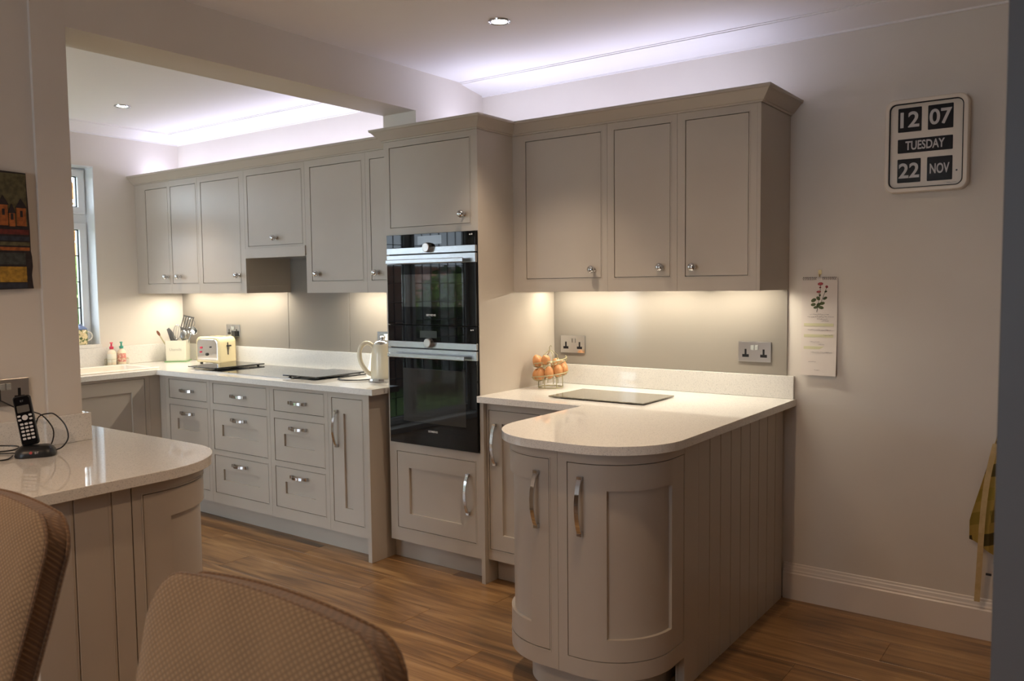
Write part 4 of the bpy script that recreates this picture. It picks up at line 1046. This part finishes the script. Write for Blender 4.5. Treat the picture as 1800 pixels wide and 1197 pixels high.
for k, (p, lab) in enumerate(EGL):
    pos = sp(p, .068, rail(p)+.0195)
    if e0 is None:
        o = obj('egg', lathe(new(), [(a*1.12, b*1.12) for a, b in egm], 20), EGG, None, smooth=True, at=pos); e0 = o
    else: o = dupe(e0, None, pos)
    a = math.radians(random.uniform(-14, 14)); b = math.radians(random.uniform(-10, 10)) if p != 430 else math.radians(62)
    o.rotation_euler = (b, a, random.uniform(0, 6) if p != 430 else .6)
    tag(o, lab, 'egg', 'eggs in the spiral rack')

# ------------------------------------------------------------------ clock on the wall
cx0, cx1, cz0, cz1 = -.790, -.489, 1.786, 2.155
cc = ((cx0+cx1)/2, (cz0+cz1)/2); cw, ch = cx1-cx0, cz1-cz0
clk = thing('flip_calendar_clock', (cc[0], YB, cz0), 'square cream wall clock with black day and date flaps', 'clock')
def xz(pts, y0, y1):
    bm = new(); a = [bm.verts.new((x, y0, z)) for x, z in pts]; b = [bm.verts.new((x, y1, z)) for x, z in pts]
    bm.faces.new(a); bm.faces.new(b[::-1])
    for i in range(len(pts)): bm.faces.new((a[i], b[i], b[(i+1) % len(pts)], a[(i+1) % len(pts)]))
    return bm
def xzring(p1, p2, y0, y1):
    bm = new(); n = len(p1)
    A = [[bm.verts.new((x, y, z)) for x, z in p] for p, y in ((p1, y0), (p1, y1), (p2, y1), (p2, y0))]
    for i in range(4):
        for k in range(n): bm.faces.new((A[i][k], A[(i+1) % 4][k], A[(i+1) % 4][(k+1) % n], A[i][(k+1) % n]))
    return bm
yf0 = YB-.058
obj('case', xz(rrect(cw, ch, .035, 8, *cc), yf0+.012, YB-.0015), CLOCKF, clk, smooth=True)
obj('bezel', xzring(rrect(cw, ch, .035, 8, *cc), rrect(cw-.036, ch-.036, .026, 8, *cc), yf0, yf0+.012), CLOCKF, clk, smooth=True, bevel=.004)
obj('bezel_line', xzring(rrect(cw-.034, ch-.034, .026, 8, *cc), rrect(cw-.040, ch-.040, .024, 8, *cc), yf0+.0005, yf0+.010), INK, clk)
face = obj('face', xz(rrect(cw-.038, ch-.038, .024, 8, *cc), yf0+.0105, yf0+.0115), CLOCKF, clk)
def fit_text(s, w, h, x, z, y, M_, parent, bold=0):
    bm = text_bm(s, .1, bold, .0004); xs = [v.co.x for v in bm.verts]; ys = [v.co.y for v in bm.verts]
    sx_, sy_ = w/(max(xs)-min(xs)), h/(max(ys)-min(ys)); mx, my = (max(xs)+min(xs))/2, (max(ys)+min(ys))/2
    for v in bm.verts: v.co = Vector((x+(v.co.x-mx)*sx_, y-v.co.z, z+(v.co.y-my)*sy_))
    return obj('lettering', bm, M_, parent)
yq = yf0+.0090
def flap(name, x0, x1, zt, zb, s, w, h):
    p = obj(name, xz(rrect(x1-x0, zt-zb, .003, 3, (x0+x1)/2, (zt+zb)/2), yq, yf0+.0105), INK, clk)
    fit_text(s, w, h, (x0+x1)/2, (zt+zb)/2+.001, yq-.0004, LETTER, p, .0022)
zt = cz1
flap('hour_flap', cx0+.048, cx0+.134, zt-.034, zt-.129, '12', .070, .062)
flap('minute_flap', cx0+.157, cx0+.247, zt-.034, zt-.129, '07', .080, .062)
flap('weekday_flap', cx0+.048, cx0+.247, zt-.157, zt-.212, 'TUESDAY', .142, .036)
flap('date_flap', cx0+.048, cx0+.134, zt-.236, zt-.330, '22', .076, .060)
flap('month_flap', cx0+.157, cx0+.247, zt-.236, zt-.330, 'NOV', .070, .040)
bm = B(cx0+.228, cx0+.262, yf0+.0098, yf0+.0105, cz0+.0275, cz0+.0285); box(bm, cx0+.218, cx0+.24, yf0+.0098, yf0+.0105, cz0+.0305, cz0+.0312)
obj('small_print', bm, GREY, clk)
obj('screw_hole', lathe(new(), [(0, 0), (.0035, 0), (.0035, .0008), (0, .0008)], 12, axis((cx0+.262, yf0+.0104, zt-.295), (0, -1, 0))), DARK, clk)
CG = mat('clear_clock_cover', (1, 1, 1, 1), 0)
def cover():
    N, L, b = nodes(CG); out = N['Material Output']; tr = N.new('ShaderNodeBsdfTransparent'); gl = N.new('ShaderNodeBsdfGlossy'); gl.inputs['Roughness'].default_value = .02
    mx = N.new('ShaderNodeMixShader'); mx.inputs[0].default_value = .007
    L.new(tr.outputs[0], mx.inputs[1]); L.new(gl.outputs[0], mx.inputs[2]); L.new(mx.outputs[0], out.inputs[0])
cover()
obj('cover_glass', xz(rrect(cw-.040, ch-.040, .023, 8, *cc), yf0+.0025, yf0+.0035), CG, clk)

# ------------------------------------------------------------------ slim wall calendar
kx0, kx1, kz0, kz1 = -1.131, -.979, 1.022, 1.447
ka = thing('wall_calendar', (-1.055, YB, kz0), 'slim flower calendar hanging on the wall by the right worktop', 'calendar')
bm = new(); n = 16; rows = []
for k in range(n+1):
    z = kz1+(kz0-kz1)*k/n; cy = YB-.006-.010*(k/n)**4
    rows.append([bm.verts.new((x, cy-(.004 if i == 2 else 0)*(k/n)**3, z)) for i, x in enumerate((kx0, (kx0+kx1)/2, kx1))]+[bm.verts.new((x, cy+.003, z)) for x in (kx1, (kx0+kx1)/2, kx0)])
for A, C in zip(rows, rows[1:]):
    for k in range(6): bm.faces.new((A[k], A[(k+1) % 6], C[(k+1) % 6], C[k]))
bm.faces.new(rows[0]); bm.faces.new(rows[-1])
pg_ = obj('page', bm, PAPER, ka, smooth=True)
bm = new()
for k in range(19):
    if 7 < k < 11: continue
    x = kx0+.008+k*.0076; tube(bm, [(x, YB-.005+.006*math.sin(a)-.003, kz1-.002+.006*math.cos(a)) for a in [2*PI*i/8 for i in range(8)]], .0008, 4, closed=True)
obj('wire_binding', bm, DARK, ka)
PK = mat('printed_flower_red', srgb(150, 50, 60), .7); noise_color(PK, srgb(130, 40, 52), srgb(180, 80, 84), 80)
LG = mat('printed_leaf_green', srgb(60, 68, 34), .7); noise_color(LG, srgb(48, 58, 28), srgb(84, 92, 50), 80)
BN = mat('printed_pale_green', srgb(200, 196, 160), .7); bump(BN, 60, .01)
PN = mat('handwriting_ink', srgb(150, 142, 140), .7); bump(PN, 60, .01)
def ell(bm, x, z, a, b, ang, y=YB-.0068):
    pts = []
    for k in range(10):
        t = 2*PI*k/10; u, v = a*math.cos(t), b*math.sin(t); pts.append(bm.verts.new((x+u*math.cos(ang)-v*math.sin(ang), y, z+u*math.sin(ang)+v*math.cos(ang))))
    bm.faces.new(pts)
sxc = (kx1-kx0)/345; szc = (kz1-kz0)/945   # from the photograph's proportions
fx = lambda u: kx0+(u-150)*sxc; fz = lambda v: kz1-(v-155)*szc
bm = new()
for u, v, a, b in ((332, 212, .012, .007), (316, 288, .010, .005), (392, 240, .006, .006), (330, 246, .005, .003)): ell(bm, fx(u), fz(v), a, b, .1)
obj('printed_flower', bm, PK, pg_)
bm = new()
for u, v, a, b, g in ((268, 370, .012, .008, .5), (265, 412, .011, .007, .2), (312, 352, .010, .007, -.8), (378, 350, .010, .006, .5), (350, 400, .012, .007, .2), (340, 440, .012, .007, -.2), (290, 438, .011, .006, .3), (315, 415, .010, .008, 1), (328, 322, .005, .004, 1), (384, 286, .006, .004, .3)): ell(bm, fx(u), fz(v), a, b, g)
for q in (((332, 215), (330, 300), (312, 400), (298, 485)), ((392, 245), (365, 320), (335, 400)), ((316, 290), (326, 350))):
    for (u0, v0), (u1, v1) in zip(q, q[1:]): tube(bm, [(fx(u0), YB-.0068, fz(v0)), (fx(u1), YB-.0068, fz(v1))], .0008, 4)
obj('printed_leaves', bm, LG, pg_)
bm = new()
for v in (608, 715, 832, 940): box(bm, fx(178), fx(462), YB-.0075-.004*((v-150)/950)**3, YB-.0062, fz(v+14), fz(v-14))
obj('printed_bands', bm, BN, pg_)
bm = new(); rnd = random.Random(3)
for v, a, b in ((510, 235, 410), (532, 212, 450), (555, 305, 400), (575, 350, 410), (660, 215, 440), (710, 370, 450), (775, 240, 330), (800, 320, 370), (875, 250, 455), (970, 230, 300), (1050, 288, 330)):
    u = a
    while u < b:
        l = rnd.uniform(6, 16); zz = fz(v+rnd.uniform(-3, 3)); yy_ = YB-.008-.009*((v-150)/950)**3; box(bm, fx(u), fx(u+l), yy_, yy_+.0004, zz, zz+.0012*rnd.uniform(1, 2.4)); u += l+rnd.uniform(2, 7)
obj('handwriting', bm, PN, pg_)
hk = thing('brass_hook', (-1.055, YB, 1.45), 'small brass picture hook above the calendar', 'hook')
BRASS = mat('aged_brass', (.55, .38, .18, 1), .3, 1); bump(BRASS, 60, .02)
obj('hook', tube(B(-1.062, -1.048, YB-.003, YB-.0008, 1.462, 1.482), [(-1.055, YB-.003, 1.465), (-1.055, YB-.008, 1.452), (-1.055, YB-.013, 1.456), (-1.055, YB-.013, 1.462)], .0017, 6), BRASS, hk, smooth=True)

# ------------------------------------------------------------------ apron hanging at the right
AP = mat('yellow_patterned_cotton', srgb(176, 150, 60), .85)
def apron_mat():
    N, L, b = nodes(AP); tc = N.new('ShaderNodeTexCoord'); mp = N.new('ShaderNodeMapping'); mp.inputs['Rotation'].default_value = (0, .25, 0); mp.inputs['Scale'].default_value = (4.6, 1, 2.9)
    br = N.new('ShaderNodeTexBrick'); br.inputs['Color1'].default_value = srgb(178, 154, 66); br.inputs['Color2'].default_value = srgb(34, 24, 24); br.inputs['Mortar'].default_value = srgb(190, 160, 80)
    br.inputs['Scale'].default_value = 1; br.inputs['Mortar Size'].default_value = .06; br.inputs['Bias'].default_value = -.1
    cx = N.new('ShaderNodeSeparateXYZ'); cb = N.new('ShaderNodeCombineXYZ')
    L.new(tc.outputs['Object'], mp.inputs[0]); L.new(mp.outputs[0], cx.inputs[0]); L.new(cx.outputs[0], cb.inputs[0]); L.new(cx.outputs[2], cb.inputs[1]); L.new(cb.outputs[0], br.inputs['Vector']); L.new(br.outputs[0], b.inputs['Base Color'])
apron_mat()
TAPE = mat('tan_apron_tape', srgb(196, 172, 124), .85); noise_color(TAPE, srgb(186, 162, 114), srgb(204, 180, 134), 30)
ap = thing('apron', (-.2, YB-.03, .36), 'yellow and black patterned apron hanging at the right edge of the wall', 'apron')
bm = new(); rows = []; nr, nc = 24, 28
for i in range(nr+1):
    t = i/nr; z = 1.30+(.36-1.30)*t; half = .05+.205*min(1, max(0, (t-.02)/.85))
    row_ = []
    for j in range(nc+1):
        s_ = j/nc*2-1; amp = .010+.012*t
        row_.append(bm.verts.new((-.20+s_*half, YB-.040-amp*math.sin(s_*9+1.2)-.004*math.sin(s_*23), z+(.03*abs(s_)**2-.035*(1-abs(s_)) if i == nr else 0)+.012*math.sin(s_*5)*(t > .9))))
    rows.append(row_)
for i in range(nr):
    for j in range(nc): bm.faces.new((rows[i][j], rows[i][j+1], rows[i+1][j+1], rows[i+1][j]))
bmesh.ops.solidify(bm, geom=list(bm.faces), thickness=.0025)
obj('cloth', bm, AP, ap, smooth=True)
def ribbon(pts, w, M_, th=.0015):
    bm = new(); rs = [[bm.verts.new((x+sx_*w/2, y+sy_, z)) for sx_, sy_ in ((-1, 0), (1, 0), (1, th), (-1, th))] for x, y, z in pts]
    for A, C in zip(rs, rs[1:]):
        for k in range(4): bm.faces.new((A[k], A[(k+1) % 4], C[(k+1) % 4], C[k]))
    bm.faces.new(rs[0]); bm.faces.new(rs[-1][::-1]); return obj('tape', bm, M_, ap, smooth=True)
ribbon(smoothpts([(-.368, YB-.068, .80), (-.392, YB-.072, .66), (-.405, YB-.074, .50), (-.412, YB-.060, .34), (-.420, YB-.045, .16)]), .020, TAPE)
ribbon(smoothpts([(-.18, YB-.045, 1.29), (-.17, YB-.03, 1.42), (-.16, YB-.022, 1.50)]), .018, TAPE)
ribbon(smoothpts([(-.22, YB-.045, 1.29), (-.19, YB-.03, 1.42), (-.165, YB-.024, 1.50)]), .018, TAPE)
obj('tag', B(-.392, -.372, YB-.045, YB-.042, .272, .281), DARK, ap)
hk = thing('coat_hook', (-.16, YB, 1.48), 'chrome coat hook that the apron hangs from', 'hook')
obj('hook', tube(lathe(new(), [(0, 0), (.014, 0), (.014, .004), (0, .004)], 16, axis((-.16, YB-.0008, 1.50), (0, -1, 0))), [(-.16, YB-.004, 1.50), (-.16, YB-.03, 1.494), (-.16, YB-.045, 1.51)], .004, 8), CHROME, hk, smooth=True)

# ------------------------------------------------------------------ phone on the left peninsula
pp_ = Vector((-2.745, 1.205, .9105)); PH = math.atan2(-1.205, 2.745)+math.radians(90)-math.radians(8)
T = Matrix.Translation(pp_) @ Matrix.Rotation(PH, 4, 'Z')
pb = thing('charging_dock', pp_, 'black charging base of the cordless phone on the left worktop', 'phone base')
bm = new(); rows = []
for w_, d_, r_, z in ((.112, .085, .03, 0), (.116, .088, .032, .006), (.108, .080, .03, .020), (.085, .055, .02, .032), (.06, .034, .01, .034)):
    rows.append([bm.verts.new((x, y, z)) for x, y in rrect(w_, d_, r_, 6)])
for a, c in zip(rows, rows[1:]):
    for k in range(len(a)): bm.faces.new((a[k], a[(k+1) % len(a)], c[(k+1) % len(a)], c[k]))
bm.faces.new(rows[0]); bm.faces.new(rows[-1])
part('cradle', bm, DARK, pb, T, True)
fd = (T.to_3x3() @ Vector((0, -1, 0))); rd = (T.to_3x3() @ Vector((1, 0, 0)))
REDP = mat('red_logo_dot', srgb(170, 60, 60), .4); bump(REDP, 60, .01)
part('logo_dot', lathe(new(), [(0, 0), (.0045, 0), (.0045, .0008), (0, .0008)], 12, axis((-.008, -.0425, .0165), (0, -1, .35))), REDP, pb, T)
text('lettering', 'BT', .010, pp_+fd*.0432+rd*.008+Vector((0, 0, .0155)), rd, (0, 0, 1), LETTER, pb)
lean = Matrix.Rotation(math.radians(-9), 4, 'X') @ Matrix.Rotation(math.radians(-9), 4, 'Y')
Th = T @ Matrix.Translation((-.012, .004, .0345)) @ lean
ph = thing('cordless_phone', Th.translation, 'black cordless phone handset standing in its base', 'phone')
hb2 = rbox(.050, .026, .158, .008, 3); part('body', hb2, DARK, ph, Th, True)
part('front_panel', xz(rrect(.043, .150, .008, 4, 0, .079), -.0142, -.0128), BLACKG, ph, Th)
SCR = mat('dull_lcd_screen', srgb(92, 88, 82), .2); bump(SCR, 60, .01)
part('screen', xz(rrect(.034, .022, .002, 2, 0, .116), -.0150, -.0141), SCR, ph, Th)
part('navigation_key', lathe(new(), [(0, 0), (.0085, 0), (.0080, .0018), (0, .0018)], 20, axis((0, -.0142, .088), (0, -1, 0))), LETTER, ph, Th)
for s_ in (-1, 1):
    for z in (.094, .082): part('key', xz(rrect(.009, .006, .002, 2, s_*.0155, z), -.0155, -.0141), LETTER, ph, Th)
for r_ in range(5):
    for c_ in (-1, 0, 1): part('key', xz(rrect(.0095, .0065, .002, 2, c_*.0125, .068-r_*.0115), -.0155, -.0141), LETTER, ph, Th)
t3 = Th.to_3x3(); text('lettering', 'BT', .009, Th @ Vector((0, -.0145, .140)), t3 @ Vector((1, 0, 0)), t3 @ Vector((0, 0, 1)), GREY, ph)
def cable(pts, label, r=.0022):
    o = obj('phone_cable', tube(new(), smoothpts(pts, 6), r, 8), DARK, smooth=True); tag(o, label, 'cable', 'phone cables')
zc = .9132
cable([(-2.906, 1.15, 1.095), (-2.893, 1.19, 1.065), (-2.895, 1.225, 1.045), (-2.86, 1.25, 1.035), (-2.83, 1.27, 1.02), (-2.80, 1.285, .98), (-2.795, 1.28, .94), (-2.80, 1.262, zc), (-2.79, 1.25, zc)], 'thin black cable from the wall socket down behind the phone')
cable([(-2.745, 1.262, .918), (-2.72, 1.275, .93), (-2.70, 1.285, .96), (-2.705, 1.28, 1.0), (-2.74, 1.27, 1.03), (-2.77, 1.262, 1.035), (-2.80, 1.24, 1.02), (-2.82, 1.235, .95), (-2.82, 1.22, zc)], 'black cable looping up at the right of the phone')
cable([(-2.80, 1.20, zc), (-2.83, 1.18, zc), (-2.87, 1.13, zc+.002), (-2.86, 1.095, zc+.012), (-2.82, 1.11, zc+.016), (-2.80, 1.16, zc+.016), (-2.84, 1.195, zc+.018), (-2.875, 1.16, zc+.022), (-2.85, 1.12, zc+.026), (-2.80, 1.10, zc), (-2.76, 1.09, zc), (-2.745, 1.12, zc), (-2.79, 1.155, zc)], 'bundled black cable lying left of the phone base')
cp2 = thing('plug', (-2.903, 1.15, 1.1), 'small black plug at the left of the dining wall socket', 'plug')
obj('body', B(-2.9085, -2.888, 1.130, 1.172, 1.075, 1.115), DARK, cp2, bevel=.004)

# ------------------------------------------------------------------ picture on the dining wall
pa = thing('textile_picture', (-2.915, 1.13, 1.43), 'dark patchwork picture with small orange towers on the dining wall', 'picture')
PM = {n: mat('patchwork_'+n, srgb(*c), .75) for n, c in dict(olive=(84, 78, 52), dark=(38, 30, 30), navy=(42, 46, 56), red=(96, 34, 26), orange=(150, 84, 36), ochre=(160, 122, 40), slate=(58, 60, 56)).items()}
for n_, m_ in PM.items():
    c = m_.node_tree.nodes['Principled BSDF'].inputs['Base Color'].default_value[:]
    noise_color(m_, tuple(x*.7 for x in c[:3])+(1,), tuple(min(1, x*1.35) for x in c[:3])+(1,), 70)
def yz(pts, x0, x1):
    bm = new(); a = [bm.verts.new((x0, y, z)) for y, z in pts]; b = [bm.verts.new((x1, y, z)) for y, z in pts]
    bm.faces.new(a); bm.faces.new(b[::-1])
    for i in range(len(pts)): bm.faces.new((a[i], b[i], b[(i+1) % len(pts)], a[(i+1) % len(pts)]))
    return bm
pX = -2.915
edge = [(1.283, 1.812), (1.284, 1.76), (1.286, 1.70), (1.288, 1.62), (1.288, 1.56), (1.291, 1.54), (1.292, 1.51), (1.288, 1.48), (1.290, 1.45), (1.292, 1.437)]
obj('backing', yz([(.96, 1.43)]+[(.955, 1.60), (.962, 1.815), (1.10, 1.818)]+edge+[(1.12, 1.432)], pX+.0005, pX+.016), PM['dark'], pa)
k = pX+.0165
for n_, q in (('olive', (.965, 1.281, 1.640, 1.808)), ('red', (.962, 1.284, 1.612, 1.628)), ('navy', (.962, 1.285, 1.592, 1.606)), ('olive', (.962, 1.285, 1.576, 1.588)), ('orange', (.962, 1.284, 1.560, 1.571)), ('slate', (.962, 1.270, 1.515, 1.553)), ('ochre', (1.19, 1.272, 1.458, 1.508)), ('navy', (.962, 1.272, 1.438, 1.455)), ('orange', (.97, 1.16, 1.462, 1.505))):
    obj('patch', B(pX+.0155, k+.001, *q), PM[n_], pa)
for y0, y1, z0, z1 in ((1.195, 1.222, 1.640, 1.706), (1.248, 1.277, 1.640, 1.698), (1.225, 1.243, 1.638, 1.680), (1.10, 1.14, 1.64, 1.70)):
    obj('tower', B(pX+.0155, k+.003, y0, y1, z0, z1), PM['orange'], pa)
    obj('tower_roof', yz([(y0-.004, z1), (y1+.004, z1), ((y0+y1)/2, z1+.030)], pX+.0155, k+.0035), PM['dark'], pa)
    obj('tower_window', B(k+.002, k+.0036, (y0+y1)/2-.004, (y0+y1)/2+.004, (z0+z1)/2, (z0+z1)/2+.02), PM['dark'], pa)

# ------------------------------------------------------------------ upholstered dining chairs
def chair(loc, rz, label):
    t = thing('dining_chair', (loc[0], loc[1], 0), label, 'chair', 'upholstered dining chairs')
    R = Matrix.Translation((loc[0], loc[1], 0)) @ Matrix.Rotation(rz, 4, 'Z')
    Wd, Hh, th, zb_ = .50, .585, .062, .44          # back: width, height, thickness, start
    tilt = math.radians(15)
    def outline(w, h, r):
        pts = [(-w/2+.05, 0)]+[(-w/2+.045-.045*k/6, .46*k/6) for k in range(1, 6)]
        arch = lambda x: h-.020*(2*x/w)**2
        for k in range(7):
            a = PI-PI/2*k/6; pts.append((-w/2+r+r*math.cos(a), arch(-w/2+r)-r+r*math.sin(a)))
        for k in range(1, 12): x = -w/2+r+(w-2*r)*k/12; pts.append((x, arch(x)))
        for k in range(7):
            a = PI/2-PI/2*k/6; pts.append((w/2-r+r*math.cos(a), arch(w/2-r)-r+r*math.sin(a)))
        pts += [(w/2-.045+.045*k/6, .46*k/6) for k in range(5, 0, -1)]+[(w/2-.05, 0)]
        return pts
    ol = outline(Wd, Hh, .075)
    Bk = R @ Matrix.Translation((0, .20, zb_)) @ Matrix.Rotation(-tilt, 4, 'X')
    bm = xz(ol, -th/2+.012, th/2-.012)
    part('back_side_band', bm, FABSIDE, t, Bk, True)
    for sgn, nm in ((-1, 'back_front_pad'), (1, 'back_rear_pad')):
        bm = new(); lv_ = []
        for sc_f, d in ((1.0, th/2-.012), (1.0, th/2-.006), (.975, th/2), (.80, th/2+.010), (.4, th/2+.014)):
            cz_ = Hh*.5; lv_.append([bm.verts.new((x*sc_f, sgn*d, cz_+(z-cz_)*sc_f)) for x, z in ol])
        for a, c in zip(lv_, lv_[1:]):
            for k in range(len(a)): bm.faces.new((a[k], a[(k+1) % len(a)], c[(k+1) % len(a)], c[k]))
        bm.faces.new(lv_[-1])
        part(nm, bm, FAB, t, Bk, True)
        part('piping', tube(new(), [(x*1.004, sgn*(th/2-.010), z) for x, z in ol], .0035, 8), FABSIDE, t, Bk, True)
    st = rbox(.49, .47, .10, .03, 4); bmesh.ops.translate(st, vec=(0, -.05, .385), verts=st.verts)
    part('seat', st, FAB, t, R, True)
    for a, b in ((-.2, -.24), (.2, -.24), (-.2, .15), (.2, .15)):
        lg = new(); ry = .05 if b > 0 else 0
        q = [[lg.verts.new((a+x, b+y+o_, z)) for x, y in ((-w_, -w_), (w_, -w_), (w_, w_), (-w_, w_))] for w_, z, o_ in ((.014, 0, ry), (.022, .392, 0))]
        lg.faces.new(q[0]); lg.faces.new(q[1][::-1])
        for k in range(4): lg.faces.new((q[0][k], q[0][(k+1) % 4], q[1][(k+1) % 4], q[1][k]))
        part('leg', lg, LEGW, t, R, False, .002)
chair((-.945, .37, 0), 0.0, 'brown woven dining chair in the foreground, front centre-left')
chair((-1.875, .41, 0), 0.0, 'brown woven dining chair at the bottom left corner of the photo')
